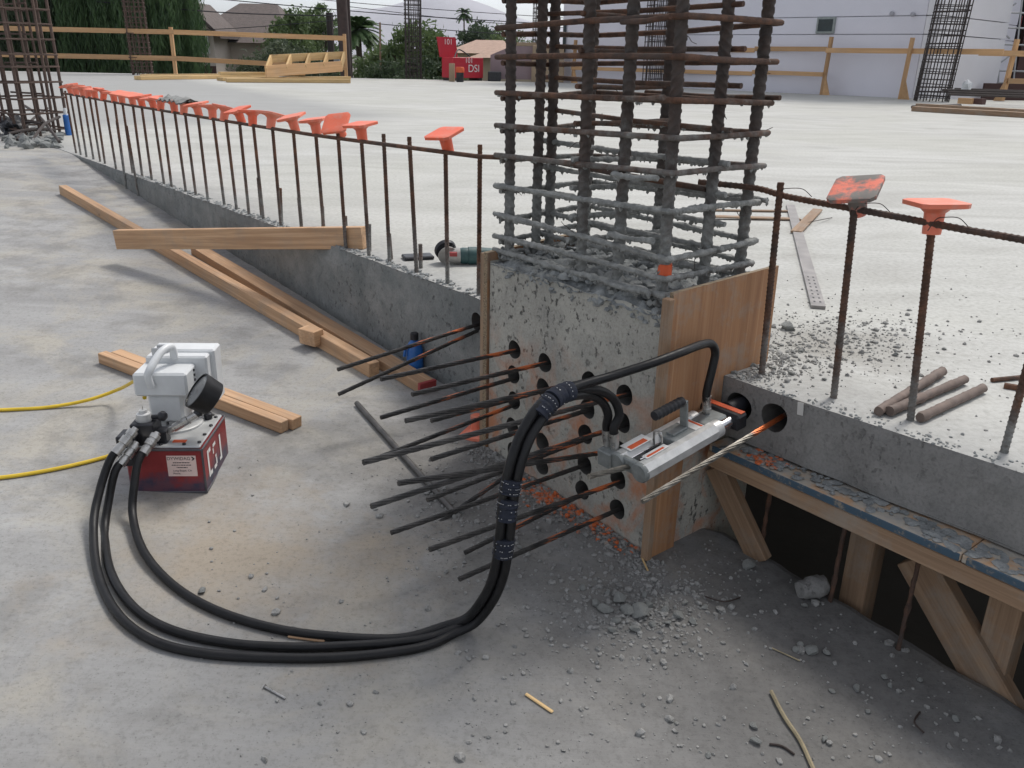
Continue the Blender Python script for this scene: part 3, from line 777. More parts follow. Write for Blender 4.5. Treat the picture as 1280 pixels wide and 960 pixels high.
# clumps of mortar caught on the lower ties
mb = MB()
low_pts = [p for p in TIEP if p.z < .66]
for i in range(2600):
    p = random.choice(low_pts)
    if random.random() < (p.z - .2) * 2.0: continue
    lump(mb, p - UP * random.uniform(.002, .008), random.uniform(.0018, .0055), i, 1, 1.5)
for (s, n) in bars:
    for k in range(14): lump(mb, SN(s, n, BT + random.uniform(.0, .03)) + Vector((random.gauss(0, .016), random.gauss(0, .016), 0)), random.uniform(.008, .018), k + s * 90)
q = part('mortar_clumps', mb, 'crusted_mortar', cg); q['kind'] = 'stuff'
# bits of tie wire
for i in range(16):
    s, n = random.choice(bars[:4] + bars[8:]); z = random.choice(zz[2:9])
    p = SN(s, n + .015, z); pts = [p]
    d = Vector((random.uniform(-1, 1), random.uniform(-1, .3), random.uniform(-1, .6)))
    for k in range(5):
        d = (d + Vector((random.uniform(-.6, .6), random.uniform(-.6, .6), random.uniform(-.6, .6)))).normalized(); pts.append(pts[-1] + d * .012)
    part('tie_wire', MB().tube(spline(pts, 3), .0009, 4), 'bare_wire', cg)
mb = MB().lathe(SN(.895, .112, .262), (0, 0, 1), [(0, .0165), (.03, .0165)], 12)
part('paint_band', mb, 'label_orange', cg)

# dowels along the step
NL, NR = -.018, -.15
dow = rib_mesh(.56, .0072, .0115, 8, .3, .12, 'rebar_dowel', 'dowel_rust', -.06)
dow_near = rib_mesh(.58, .0078, .0115, 10, .3, .14, 'rebar_dowel', 'dowel_rust', -.06)
stub = rib_mesh(.20, .0072, .0115, 8, .3, .12, 'dowel_stub', 'dowel_rust', -.06)
tops_x = [80, 86, 94, 102, 110, 117, 129, 141, 151, 164, 175, 189, 200, 216, 229, 245, 264, 280, 297, 314, 338, 364, 392, 420, 449, 477, 509, 554, 597]
def rail_y(x): return float(np.interp(x, [82, 165, 317, 400, 470, 554, 632], [117, 132, 157, 170, 179, 190, 200]))
left = []
for x in tops_x:
    Pt = face(x, rail_y(x), NL); left.append((x, s_of(Pt), Pt.z))
CAPS = {}
def capmesh(mat):
    mb = MB()
    h = .05
    # square plate with rounded corners and a slightly dished top, flared neck, stem
    def sq(a, c, z, k=28):
        out = []
        for i in range(k):
            t_ = 2 * math.pi * i / k; cx, cy = math.cos(t_), math.sin(t_); e = 14.0
            q = (abs(cx) ** e + abs(cy) ** e) ** (-1 / e); out.append(Vector((cx * q * a, cy * q * a, z)))
        return out
    def circ(r, z, k=28): return [Vector((math.cos(2 * math.pi * i / k) * r, math.sin(2 * math.pi * i / k) * r, z)) for i in range(k)]
    rings = [circ(.0185, -.045), circ(.0195, -.02), circ(.0205, -.002), circ(.03, .007), sq(.047, 0, .011), sq(.051, 0, .012), sq(.0515, 0, .021), sq(.047, 0, .0225), circ(.03, .0205), circ(.008, .020)]
    vs = [v for r_ in rings for v in r_]; k = 28
    fs = [(i * k + j, i * k + (j + 1) % k, (i + 1) * k + (j + 1) % k, (i + 1) * k + j) for i in range(len(rings) - 1) for j in range(k)]
    fs += [tuple(range(k))[::-1], tuple((len(rings) - 1) * k + j for j in range(k))]
    mb.add(vs, fs); return mb.mesh('rebar_cap', mat, None, 35)
CAPM = capmesh('cap_orange'); CAPD = capmesh('cap_dirty')
def cap(P, tx, ty, rz, label, me=None, group=None):
    o = link('rebar_guard', me or CAPM)
    o.matrix_world = Matrix.Translation(P) @ Matrix.Rotation(tx, 4, 'X') @ Matrix.Rotation(ty, 4, 'Y') @ Matrix.Rotation(rz, 4, 'Z')
    return tag(o, label, 'rebar cap', group)
ROT0 = math.atan2(D.y, D.x)
cnt = len(left)
for i, (x, s, zr) in enumerate(left):
    idx = cnt - i   # counted from the column
    lean = .055 if x < 470 else (.05 if x in (477, 509) else .0)
    n0 = NL - .009
    hz = zr + (.02 if x not in (477, 509, 597) else .035)
    o = link('rebar_dowel', dow)
    base = SN(s + lean * hz * .9, n0 + random.uniform(-.006, .006), 0)
    tip = SN(s, n0, hz)
    d = (tip - base).normalized()
    o.matrix_world = Matrix.Translation(base) @ d.to_track_quat('Z', 'Y').to_matrix().to_4x4() @ Matrix.Diagonal((1, 1, hz / .50, 1))
    capped = x not in (477, 509, 597, 80)
    tag(o, f"thin rusty dowel bar, {ORD[idx - 1]} from the concrete base in the long row" + (', under a cap' if capped else ''), 'rebar', 'dowels in the long row on the slab step')
    if capped:
        dirty = x in (420,)
        tx, ty = math.radians(random.uniform(-14, 14)), math.radians(random.uniform(-16, 12))
        if x == 420: tx, ty = math.radians(38), math.radians(-14)
        if x == 449: tx, ty = math.radians(4), math.radians(-6)
        if x == 554: tx, ty = math.radians(12), math.radians(-12)
        cap(SN(s, n0, hz + .022), tx, ty, ROT0 + math.radians(random.uniform(-25, 25)) + .6,
            f"{'grimy red' if x == 420 else 'orange'} square rebar cap, {ORD[idx - 1]} dowel from the concrete base in the long row", CAPM, 'rebar caps on the long row of dowels')
# stub bars beside the dowels
for j, (x, yt, yb) in enumerate([(145, 146, 211), (155, 151, 216), (169, 157, 221), (327, 222, 271), (352, 235, 277), (377, 247, 288), (404, 258, 292), (433, 270, 296), (462, 280, 314), (489, 292, 324), (526, 305, 335)]):
    b = face(x + 1, yb, NL); b = SN(s_of(at(x, yb, 0.0)), n_of(at(x, yb, 0.0)) , 0)
    h = vz(b, yt)
    o = link('dowel_stub', stub); o.matrix_world = Matrix.Translation(b) @ Matrix.Rotation(math.radians(random.uniform(-3, 2)), 4, 'Y') @ Matrix.Diagonal((1, 1, h / .14, 1))
    tag(o, f"short cut-off rebar stub, {ORD[10 - j]} stub from the concrete base", 'rebar', 'stubs beside the dowels')
# long bar tied along the row
pts = [SN(s, NL, z) for x, s, z in left] + [SN(.3, NL - .01, .462), SN(.6, -.02, .455), SN(.88, -.03, .45)]
single('tied_bar', MB().tube(pts, .0072, 8), 'rebar_rust', 'long rusty bar tied level across the long row of dowels', 'rebar', smooth=50)
# right row
rr_ = [(976, 228, 952, 468), (1068, 262, 1042, 497), (1165, 283, 1138, 525), (1290, 395, 1255, 565)]
for i, (xt, yt, xb, yb) in enumerate(rr_):
    b = at(xb, yb); h = .50 if i != 0 else .475
    tx_ = onplane(xt, yt, b, N)
    d = (tx_ - b)
    if i == 3: d = Vector((.012, .0, .5))
    hz = d.length
    o = link('rebar_dowel', dow_near); o.matrix_world = Matrix.Translation(b) @ d.normalized().to_track_quat('Z', 'Y').to_matrix().to_4x4() @ Matrix.Diagonal((1, 1, hz / .52, 1))
    tag(o, ['bare rusty dowel standing beside the reddish plywood form', 'rusty dowel under the cement-stained cap', 'rusty dowel under the clean square cap', 'rusty dowel standing past the three loose offcuts'][i], 'rebar', 'dowels on the cast slab edge')
    if i == 1: cap(b + d + UP * .03, math.radians(16), math.radians(-20), ROT0 + .35, 'orange rebar cap splashed with grey cement on its tilted top', CAPD)
    if i == 2: cap(b + d + UP * .03, math.radians(-2), math.radians(-1), math.radians(3), 'clean pinkish orange rebar cap sitting level on its dowel', CAPM)
pts = [SN(.80, -.10, .452), SN(.93, NR - .01, .448)] + [onplane(x, y, SN(0, NR, 0), N) for x, y in ((985, 246), (1100, 267), (1200, 286), (1280, 300), (1500, 342))]
pts = spline(pts, 4)
dd = []
for a, b in zip(pts[:-1], pts[1:]):
    k = max(1, int((b - a).length / .004)); dd += [a.lerp(b, i / k) for i in range(k)]
single('tied_bar', MB().tube(dd, [.0068 if (i % 3) else .0080 for i in range(len(dd))], 8), 'rebar_rust', 'ribbed bar tied level across the dowels on the cast edge', 'rebar')
for i, (x, y) in enumerate([(1070, 262), (1165, 280), (975, 243)]):
    p = onplane(x, y, SN(0, NR, 0), N); pts = [p + Vector((-.012, -.012, -.012)), p + Vector((0, -.014, .012)), p + Vector((.016, -.012, .016)), p + Vector((.05, -.004, .014)), p + Vector((.075, 0, -.004))]
    single('tie_wire', MB().tube(spline(pts, 5), .001, 5), 'bare_wire', f"loop of thin tie wire at the {['cement-stained cap', 'clean square cap', 'bare dowel by the plywood form'][i]}", 'wire')

# ================================================================== STRANDS
def strand(P1, P2, mat, label, sag=0.0, group='strands sticking out of the column base'):
    P1, P2 = Vector(P1), Vector(P2); L_ = (P2 - P1).length; M = frame(P1, P2 - P1)
    mb = MB(); n = max(8, int(L_ / .016)); ph = random.uniform(0, 6.28)
    def ctr(u): return Vector((L_ * u, 0, -sag * 4 * u * (1 - u) if sag else 0))
    mb.tube([ctr(i / n) for i in range(n + 1)], .0027, 6)
    for k in range(6):
        pts = []
        for i in range(n + 1):
            u = i / n; a = ph + k * math.pi / 3 + L_ * u / .19 * 2 * math.pi
            pts.append(ctr(u) + Vector((0, math.cos(a) * .0043, math.sin(a) * .0043)))
        mb.tube(pts, .0023, 5)
    o = link('steel_strand', mb.mesh('steel_strand', mat, None, 60), None, M); return tag(o, label, 'strand', group)
row_n = ['top', 'second', 'third', 'fourth', 'bottom']; col_n = ['first', 'second', 'third', 'fourth']
# (column, row, tip pixel)
tips = [(0, 0, (476, 474)), (1, 0, (515, 493)), (0, 1, (476, 522)), (2, 0, (507, 526)), (1, 1, (539, 526)), (0, 2, (476, 571)), (3, 0, (454, 578)), (2, 1, (539, 574)),
        (3, 1, (464, 633)), (2, 2, (534, 625)), (2, 3, (489, 666)), (1, 3, (545, 656)), (3, 3, (537, 687)), (2, 4, (581, 691)), (3, 4, (574, 724)), (3, 2, (498, 604))]
for c_, r_, tp in tips:
    s = hole_s[c_]; z = hole_z[r_] - .006
    tipP = onplane(*tp, SN(s, 0), D)
    # keep the strand close to square with the face
    nt_ = n_of(tipP); tz = tipP.z
    P1 = SN(s + .003, BN1 - .075, z + .001)
    strand(P1, Vector((tipP.x, tipP.y, tz)), 'strand_steel', f"strand from the {row_n[r_]} row, {col_n[c_]} hole from the dark plywood form")
Lh = SN(hs1, n_l - .08, H1.z - .004)
T = onplane(422, 462, SN(hs1, 0), D); strand(Lh, T, 'strand_steel', 'upper strand leaving the pocket in the dark step wall', group='strands from the step wall')
T = onplane(423, 493, SN(hs1 - .01, 0), D); strand(Lh + D * .008 - UP * .008, T, 'strand_steel', 'lower strand leaving the pocket in the dark step wall', group='strands from the step wall')
T = onplane(803, 627, SN(sb, 0), D); strand(SN(sb, n_r - .08, HB.z), T, 'bright_strand', 'bright bare strand with orange paint beside the stressing jack')

# ================================================================== STRESSING JACK
J0 = SN(sa, n_r + .035, HA.z + .002); JT = SN(sa, n_r + .035 + .33, HA.z - .044)
JX = (JT - J0).normalized(); JY = -D; JZ = JX.cross(JY).normalized()
if JZ.z < 0: JZ = -JZ
def J(t_, y_, z_): return J0 + JX * t_ + D * y_ + JZ * z_
strand(J(.31, 0, -.012), onplane(736, 596, SN(sa, 0), D), 'plain_strand', 'short bright strand poking out of the back of the stressing jack')
jk = root('stressing_jack', 'silver twin-cylinder stressing jack with black handle clamped on a strand', 'hydraulic jack', J(.2, 0, -.05))
JA = (JX, D, JZ)
def jbox(t0, t1, y0, y1, z0, z1, bev=.003):
    return MB().box(J((t0 + t1) / 2, (y0 + y1) / 2, (z0 + z1) / 2), (JX * (t1 - t0) / 2, D * (y1 - y0) / 2, JZ * (z1 - z0) / 2), bev)
for y in (-.033, .036):
    mb = MB(); prof = []
    for k in range(8):       # octagonal-ish cylinder barrel
        a = math.pi / 8 + k * math.pi / 4; rr = .0235
        prof.append(J(.115, y + math.cos(a) * rr, math.sin(a) * rr))
    mb.prism(prof, JX * .245)
    part('barrel', mb, 'aluminium', jk)
    part('barrel_collar', MB().lathe(J(.09, y, 0), JX, [(0, .019), (.002, .022), (.03, .022), (.032, .019)], 20), 'aluminium', jk, smooth=True)
    part('piston_rod', MB().lathe(J(.02, y, 0), JX, [(0, .0145), (.1, .0145)], 20), 'chrome', jk, smooth=True)
    part('end_cap', MB().lathe(J(.355, y, 0), JX, [(0, .0235), (.008, .0235), (.011, .021)], 20), 'jack_end', jk, smooth=True)
part('nose', MB().lathe(J(-.06, 0, 0), JX, [(0, .017), (.05, .021), (.07, .024), (.075, .018)], 20), 'black_metal', jk, smooth=True)
part('front_yoke', jbox(.012, .05, -.062, .062, -.022, .021, .006), 'black_metal', jk)
part('yoke_label', jbox(.018, .034, -.055, .058, .0205, .0225, .0005), 'label_orange', jk)
part('bridge', jbox(.13, .235, -.03, .03, .002, .022, .002), 'jack_end', jk)
part('rear_bridge', jbox(.345, .36, -.03, .03, -.016, .019, .003), 'jack_end', jk)
part('inner_tray', jbox(.12, .35, -.022, .022, -.02, -.012, .001), 'black_metal', jk)
part('gripper_wedge', MB().lathe(J(.255, 0, -.002), JX, [(0, .015), (.03, .015), (.045, .009)], 14), 'black_metal', jk, smooth=True)
part('guide_rod', MB().tube([J(.24, -.012, .008), J(.34, -.012, .008)], .002, 6), 'chrome', jk)
part('guide_rod', MB().tube([J(.24, .013, .009), J(.33, .008, .009)], .002, 6), 'chrome', jk)
for (t0, t1, y0, y1) in ((.262, .335, -.05, -.016), (.262, .335, .017, .034)):
    lb = part('warning_label', jbox(t0, t1, y0, y1, .0229, .0241, .0004), 'label_white', jk)
    part('label_stripe', jbox(t0 + .012, t1 - .006, (y0 + y1) / 2 - .001, y1 - .003, .0236, .0245, .0002), 'label_orange', lb)
lb = part('warning_label', jbox(.135, .165, -.028, .03, .0222, .0231, .0004), 'label_white', jk)
part('label_stripe', jbox(.137, .144, -.025, .028, .0226, .0236, .0002), 'label_orange', lb)
# handle: flat bracket and ribbed grip
pts = [J(.20, -.004, .022), J(.212, -.004, .024), J(.176, -.004, .025), J(.170, -.004, .034), J(.171, -.004, .088), J(.176, -.004, .094), J(.185, -.004, .095)]
mb = MB()
for a, b in ((J(.172, 0, .025), J(.222, 0, .025)),): mb.box((a + b) / 2, ((b - a) / 2, D * .011, JZ * .003), .001)
mb.box(J(.1715, 0, .058), (JX * .003, D * .011, JZ * .036), .001)
mb.box(J(.181, 0, .0925), (JX * .0125, D * .011, JZ * .003), .001)
hb = part('handle_bracket', mb, 'jack_end', jk)
gp = [(i * .0032, .0125 if (i // 2) % 2 else .0113) for i in range(30)]
gp = [(-.003, .006), (-.0015, .0105)] + gp + [(.0945, .0115), (.097, .007)]
part('grip', MB().lathe(J(.178, 0, .0935), JX, gp, 16), 'grip_rubber', hb, smooth=True)
pts = [J(.262, -.012, .0), J(.262, -.012, .035), J(.262, -.009, .047), J(.262, 0, .051), J(.262, .009, .047), J(.262, .012, .035), J(.262, .012, .0)]
part('release_loop', MB().tube(spline(pts, 5), .0028, 8), 'zinc', jk, smooth=True)
fb = part('hose_block', jbox(.332, .372, -.088, -.046, -.024, .018, .003), 'jack_end', jk)
for q in (-.012, .011): part('hose_fitting', MB().lathe(J(.345, -.067 + q, .018), JZ, [(0, .0085), (.006, .0085), (.007, .0105), (.022, .0105), (.024, .0115), (.042, .0115)], 14), 'zinc', jk, smooth=True)
part('hose_fitting', MB().lathe(J(.075, -.012, .018), JZ, [(0, .009), (.006, .009), (.007, .0115), (.014, .0115), (.015, .0105), (.046, .0112)], 14), 'zinc', jk, smooth=True)
part('front_block', jbox(.05, .125, -.03, .03, -.016, .017, .003), 'jack_end', jk)

# ================================================================== HYDRAULIC PUMP
zf = -.377
pu = root('hydraulic_pump', 'red and white electric hydraulic pump with pressure gauge on the ramp', 'hydraulic pump', (-1.012, 2.028, zf), math.radians(3))
def pp(name, mb, mat, smooth=False, parent=None):
    o = link(name, mb.mesh(name, mat, None, smooth), parent or pu); return o
RW, RD, RH = .200, .228, .128
rs_ = pp('reservoir', MB().abox(0, RW, 0, RD, .002, RH, .004), 'pump_red')
mb = MB()
for (a, b) in (((.0, 0, RH), (RW, 0, RH)), ((RW, 0, RH), (RW, RD, RH)), ((0, 0, RH), (0, RD, RH)), ((0, RD, RH), (RW, RD, RH)), ((RW, 0, .004), (RW, 0, RH)), ((0, 0, .004), (RW, 0, .004)), ((RW, 0, .004), (RW, RD, .004))):
    mb.tube([a, b], .0032, 6)
pp('reservoir_rim', mb, 'pump_edge', parent=rs_)
tp = pp('top_plate', MB().abox(.006, RW - .006, .006, RD - .006, RH, RH + .008, .003), 'alloy_plate')
pp('motor_flange', MB().lathe((.085, .155, RH + .008), (0, 0, 1), [(0, .075), (.006, .074), (.009, .068)], 32), 'alloy_plate', True)
for (x_, y_) in ((.03, .02), (.09, .016), (.15, .018), (.186, .03), (.186, .08), (.186, .14), (.183, .2), (.17, .215)):
    pp('bolt', MB().lathe((x_, y_, RH + .007), (0, 0, 1), [(0, .0055), (.004, .0055), (.005, .004)], 6), 'black_metal', parent=tp)
pp('filler_cap', MB().lathe((.165, .19, RH + .008), (0, 0, 1), [(0, .011), (.016, .012), (.019, .009)], 14), 'black_metal', True)
pp('name_plate', MB().abox(.115, .15, .03, .046, RH + .0078, RH + .0092), 'label_orange', parent=tp)
# motor
mc = pp('motor_body', MB().abox(.03, .122, .122, .215, RH + .025, .235, .007), 'white_enamel')
mb = MB()
for k in range(7):
    a = 2 * math.pi * k / 14 + math.pi * 1.0
    mb.box((.076 + math.cos(a) * .045, .168 + math.sin(a) * .045, RH + .017), ((math.cos(a) * .004, math.sin(a) * .004, 0), (-math.sin(a) * .007, math.cos(a) * .007, 0), (0, 0, .012)))
pp('vent_rib', mb, 'alloy_plate', parent=mc)
pp('vent_core', MB().lathe((.076, .168, RH + .006), (0, 0, 1), [(0, .040), (.026, .040)], 20), 'black_metal', True, parent=mc)
pp('motor_cover', MB().abox(.004, .146, .105, .205, .236, .303, .006), 'white_enamel')
ms = pp('motor_case', MB().abox(.012, .178, .19, .272, .178, .322, .005), 'white_enamel')
pp('case_lid', MB().abox(.016, .190, .225, .290, .174, .330, .005), 'white_enamel')
pp('latch', MB().abox(.03, .062, .195, .20, .322, .344, .002), 'galvanised')
pp('latch', MB().abox(.036, .068, .22, .23, .326, .345, .002), 'galvanised')
hp = spline([(.055, .098, .268), (.052, .092, .298), (.060, .10, .322), (.075, .14, .350), (.088, .172, .356), (.092, .185, .345), (.092, .19, .318)], 6)
pp('carry_handle', MB().tube(hp, .0105, 10), 'white_enamel', True)
for (x_, z_) in ((.146, .262), (.146, .276), (.146, .29)): pp('screw', MB().lathe((x_, .17, z_), (1, 0, 0), [(-.001, .004), (.003, .004)], 8), 'black_metal', parent=ms)
# valve block
vb_ = pp('valve_block', MB().abox(.018, .078, .01, .075, RH - .004, .196, .003), 'black_metal')
pp('valve_manifold', MB().abox(-.008, .036, -.024, .03, .092, .176, .003), 'black_metal', parent=vb_)
pp('valve_body', MB().abox(.076, .104, .022, .058, RH, .172, .003), 'black_metal', parent=vb_)
pp('valve_knob', MB().lathe((.047, .04, .196), (0, 0, 1), [(0, .02), (.003, .021), (.02, .018), (.022, .011), (.03, .010)], 18), 'alloy_plate', True, parent=vb_)
pp('valve_stem', MB().tube([(.047, .04, .222), (.047, .04, .236)], .0015, 5), 'zinc', parent=vb_)
pp('valve_lever', MB().tube([(.06, .045, .203), (.085, .04, .206), (.098, .036, .213)], [.006, .007, .011], 10), 'black_metal', True, parent=vb_)
pp('lever_ball', MB().lathe((.094, .037, .198), (.25, -.1, 1), [(0, .004), (.003, .010), (.010, .0135), (.018, .0125), (.025, .006)], 14), 'black_metal', True, parent=vb_)
# gauge
Mi = RM(pu).inverted()
Gw = onplane(245.5, 487.5, Vector((0, 2.095, 0)), Vector((0, 1, 0)))
gn = (CR * -.70 + CU * .50 - fwd * .55).normalized()
G0 = Mi @ Gw; gx = (Mi.to_3x3() @ gn).normalized()
gb = pp('gauge_body', MB().lathe(G0 - gx * .052, gx, [(0, .030), (.001, .044), (.003, .047), (.048, .0505), (.052, .0505), (.0525, .047), (.047, .0465)], 36), 'black_rubber', True)
pp('gauge_face', MB().lathe(G0 - gx * .0045, gx, [(0, .0462), (.0012, .0462)], 36), 'gauge_glass', parent=gb)
b0 = Vector((.082, .05, RH + .02)); bend = G0 - gx * .035 - Vector((0, 0, .047))
bend = G0 - gx * .03 + (Mi.to_3x3() @ (CR * -.35 - CU * .75)).normalized() * .055
pp('gauge_adapter', MB().tube([b0, b0.lerp(bend, .35), b0.lerp(bend, .36), b0.lerp(bend, .75), b0.lerp(bend, .76), bend], [.009, .009, .012, .012, .009, .009], 10), 'zinc', parent=gb)
pp('gauge_neck', MB().tube([bend, G0 - gx * .03], .012, 10), 'black_metal', parent=gb)
# couplers and hoses -------------------------------------------------
yp = Vector((0, 1, 0))
def cpl(a, ya, b, yb):
    A = onplane(*a, Vector((0, ya, 0)), yp); B = onplane(*b, Vector((0, yb, 0)), yp); d = (B - A); L_ = d.length
    prof = [(0, .008), (L_ * .10, .008), (L_ * .11, .0135), (L_ * .3, .0135), (L_ * .31, .011), (L_ * .38, .011), (L_ * .39, .014), (L_ * .62, .014), (L_ * .64, .0105), (L_ * .7, .0105), (L_ * .71, .0125), (L_, .0125)]
    mb = MB().lathe(A, d, prof, 16); o = link('hose_coupler', mb.mesh('hose_coupler', 'zinc', RM(pu).inverted(), True), pu); return B, d.normalized()
B1, d1_ = cpl((170, 535), 2.008, (144, 567), 1.955)
B2, d2_ = cpl((171, 553), 2.008, (150, 581), 1.955)
B3, d3_ = cpl((197, 541), 2.035, (179, 567), 1.985)
HR = .0102
def cdep(x, y, d):       # keep clear of the column base and its plywood
    for P_, n_ in ((SN(BS1 + .016, 0), D), (SN(0, BN1 + .02), N)):
        q = onplane(x, y, P_, n_); dd_ = (q - CAM).dot(fwd)
        if n_ is D and not (-.26 < n_of(q) < .17): continue
        if n_ is N and not (.25 < s_of(q) < BS1 + .02): continue
        d = min(d, dd_ - HR * 1.6)
    return dep(x, y, d)
def fl(x, y): return low(x, y, HR * .9)
def yy(x, y, Y): return onplane(x, y, Vector((0, Y, 0)), yp)
jA = J(.075, -.012, .018) + JZ * .045; jB = J(.345, -.079, .018) + JZ * .04; jC = J(.345, -.056, .018) + JZ * .04
# shared riser of the three hoses
riser = [(589, 775, 1.852), (609, 751, 1.825), (621, 726, 1.80), (628, 695, 1.775), (632, 660, 1.75), (636, 620, 1.735), (645, 578, 1.72), (659, 541, 1.725), (684, 506, 1.75)]
RC = [dep(*q) for q in riser]
side = [CR.normalized()] * len(RC)
RO = []
for i, p in enumerate(RC):
    d = (RC[min(i + 1, len(RC) - 1)] - RC[max(i - 1, 0)]).normalized(); a = d.cross(fwd).normalized(); b = d.cross(a).normalized(); RO.append((a, b))
def rz(k, q): return [RC[i] + RO[i][0] * k * HR * 1.02 + RO[i][1] * q * HR for i in range(len(RC))]
hA = spline([B1 - d1_ * .02, B1 + d1_ * .02, yy(125, 612, 1.90), yy(117, 655, 1.82), fl(122, 715), fl(146, 766), fl(190, 800), fl(250, 816), fl(330, 822), fl(420, 822), fl(500, 814), fl(540, 805), low(565, 793, HR * 1.1)] + rz(-1, 0) + [cdep(712, 487, 1.79), cdep(765, 470, 1.84), cdep(815, 454, 1.87), cdep(850, 441, 1.91), cdep(876, 431, 1.97), cdep(889, 430, 2.0), cdep(894, 440, 2.02), cdep(891, 458, 2.03), jA + JZ * .012, jA - JZ * .02], 8)
hB = spline([B2 - d2_ * .02, B2 + d2_ * .02, yy(136, 625, 1.91), yy(131, 665, 1.84), fl(138, 714), fl(165, 757), fl(210, 786), fl(280, 803), fl(360, 809), fl(440, 807), fl(515, 801), low(558, 790, HR * 1.3)] + rz(0, -1.4) + [dep(712, 496, 1.79), dep(736, 494, 1.85), dep(753, 503, 1.90), dep(760, 518, 1.93), jB + JZ * .015, jB - JZ * .02], 8)
hC = spline([B3 - d3_ * .02, B3 + d3_ * .02, yy(168, 605, 1.93), yy(166, 645, 1.87), low(180, 690, HR * 1.6), fl(216, 731), fl(270, 763), fl(345, 786), fl(420, 796), fl(500, 798), low(555, 783, HR * 1.5)] + rz(1, .2) + [dep(714, 489, 1.80), dep(745, 487, 1.85), dep(766, 498, 1.90), dep(774, 518, 1.925), jC + JZ * .015, jC - JZ * .02], 8)
HG = 'hoses between the pump and the jack'
h1 = single('hydraulic_hose', MB().tube(hA, HR, 12), 'black_rubber', 'black hydraulic hose in the widest loop, running to the nose of the jack', 'hose', HG, True)
single('hydraulic_hose', MB().tube(hB, HR, 12), 'black_rubber', 'black hydraulic hose in the middle loop, running to the rear of the jack', 'hose', HG, True)
single('hydraulic_hose', MB().tube(hC, HR, 12), 'black_rubber', 'black hydraulic hose in the innermost loop, starting at the foremost pump coupler', 'hose', HG, True)
ctr = spline([RC[i] + RO[i][1] * -.4 * HR for i in range(len(RC))] + [dep(703, 492, 1.785), dep(725, 486, 1.82)], 12)
Lc = len(ctr)
def wrap(x0y0, x1y1, nstripe):
    """fabric sleeve between two image rows along the riser"""
    def px(p): v = p - CAM; w_ = v.dot(fwd); return (640 + F * v.dot(CR) / w_, 480 - F * v.dot(CU) / w_)
    i0 = min(range(Lc), key=lambda i: (px(ctr[i])[0] - x0y0[0]) ** 2 + (px(ctr[i])[1] - x0y0[1]) ** 2); i1 = min(range(Lc), key=lambda i: (px(ctr[i])[0] - x1y1[0]) ** 2 + (px(ctr[i])[1] - x1y1[1]) ** 2)
    i0, i1 = min(i0, i1), max(i0, i1)
    k = 14; A, B = ctr[i0], ctr[i1]; seg = ctr[i0:i1 + 1]
    pts = []
    for j in range(k + 1):
        u = j / k * (len(seg) - 1); a = int(u); pts.append(seg[a].lerp(seg[min(a + 1, len(seg) - 1)], u - a))
    o = part('hose_wrap', MB().tube(pts, [.0215 * (1 + .05 * math.sin(j * 2.2) + random.uniform(-.02, .02)) for j in range(k + 1)], 16, jit=.03), 'wrap_fabric', h1, smooth=60)
    for q in range(nstripe):
        u = (q + .5) / nstripe * k; a = int(u); c_ = pts[a].lerp(pts[min(a + 1, k)], u - a); d = (pts[min(a + 1, k)] - pts[a]).normalized()
        mb = MB()
        e1 = -(fwd - d * fwd.dot(d)).normalized(); e2 = d.cross(e1)
        for w in range(16):
            if random.random() < .6: continue
            a0 = -1.3 + w * .165; a1 = a0 + random.uniform(.06, .13); R_ = .0236
            p0 = [c_ + (e1 * math.cos(a_) + e2 * math.sin(a_)) * R_ + d * e for a_ in (a0, a1) for e in (-.0007, .0007)]
            mb.add(p0 + [p - (p - c_) * .06 for p in p0], [(0, 1, 3, 2), (4, 6, 7, 5), (0, 4, 5, 1), (2, 3, 7, 6), (0, 2, 6, 4), (1, 5, 7, 3)])
        if mb.v: part('wrap_print', mb, 'galvanised', o)
wrap((672, 519), (688, 502), 2); wrap((690, 501), (713, 488), 2); wrap((640, 598), (637, 616), 3); wrap((635, 624), (632, 650), 3); wrap((627, 672), (624, 694), 3)
# pump lettering
Mx = Matrix(((1, 0, 0, 0), (0, 0, 1, 0), (0, 1, 0, 0), (0, 0, 0, 1)))
def fr(cx, cz, off=-.0012): return Matrix(((1, 0, 0, cx), (0, 0, -1, off), (0, 1, 0, cz), (0, 0, 0, 1)))
st_ = pp('maker_label', MB().abox(.106, .182, -.0010, .0008, .052, .112), 'label_pink', parent=rs_)
pp('maker_name', text_mb('DYWIDAG', .0128, fr(.1375, .1035, -.0015)), 'ink', parent=rs_)
mb = MB()
mb.add([(.170, -.0015, .1095), (.174, -.0015, .1095), (.1795, -.0015, .1035), (.1745, -.0015, .0985), (.1705, -.0015, .0985), (.1745, -.0015, .1035)], [(0, 1, 2, 5), (5, 2, 3, 4)])
pp('maker_mark', mb, 'ink', parent=rs_)
mb = MB()
for zr_, (xa, xb) in ((.0905, (.122, .166)), (.0835, (.118, .168)), (.0765, (.13, .158))):
    x_ = xa
    while x_ < xb:
        w_ = random.uniform(.0015, .006); mb.add([(x_, -.0014, zr_), (min(x_ + w_, xb), -.0014, zr_), (min(x_ + w_, xb), -.0014, zr_ + .0026), (x_, -.0014, zr_ + .0026)], [(0, 1, 2, 3)]); x_ += w_ + .0012
pp('label_small_print', mb, 'ink', parent=rs_)
pp('label_small_print', text_mb('Long Beach, CA', .0075, fr(.144, .0685, -.0015)), 'ink', parent=rs_)
pp('label_small_print', text_mb('Phone:', .0072, fr(.129, .0600, -.0015)), 'ink', parent=rs_)
def sidef(cy, cz): return Matrix(((0, 0, 1, RW + .0012), (1, 0, 0, cy), (0, 1, 0, cz), (0, 0, 0, 1)))
mb = MB()          # stencilled letters on the side
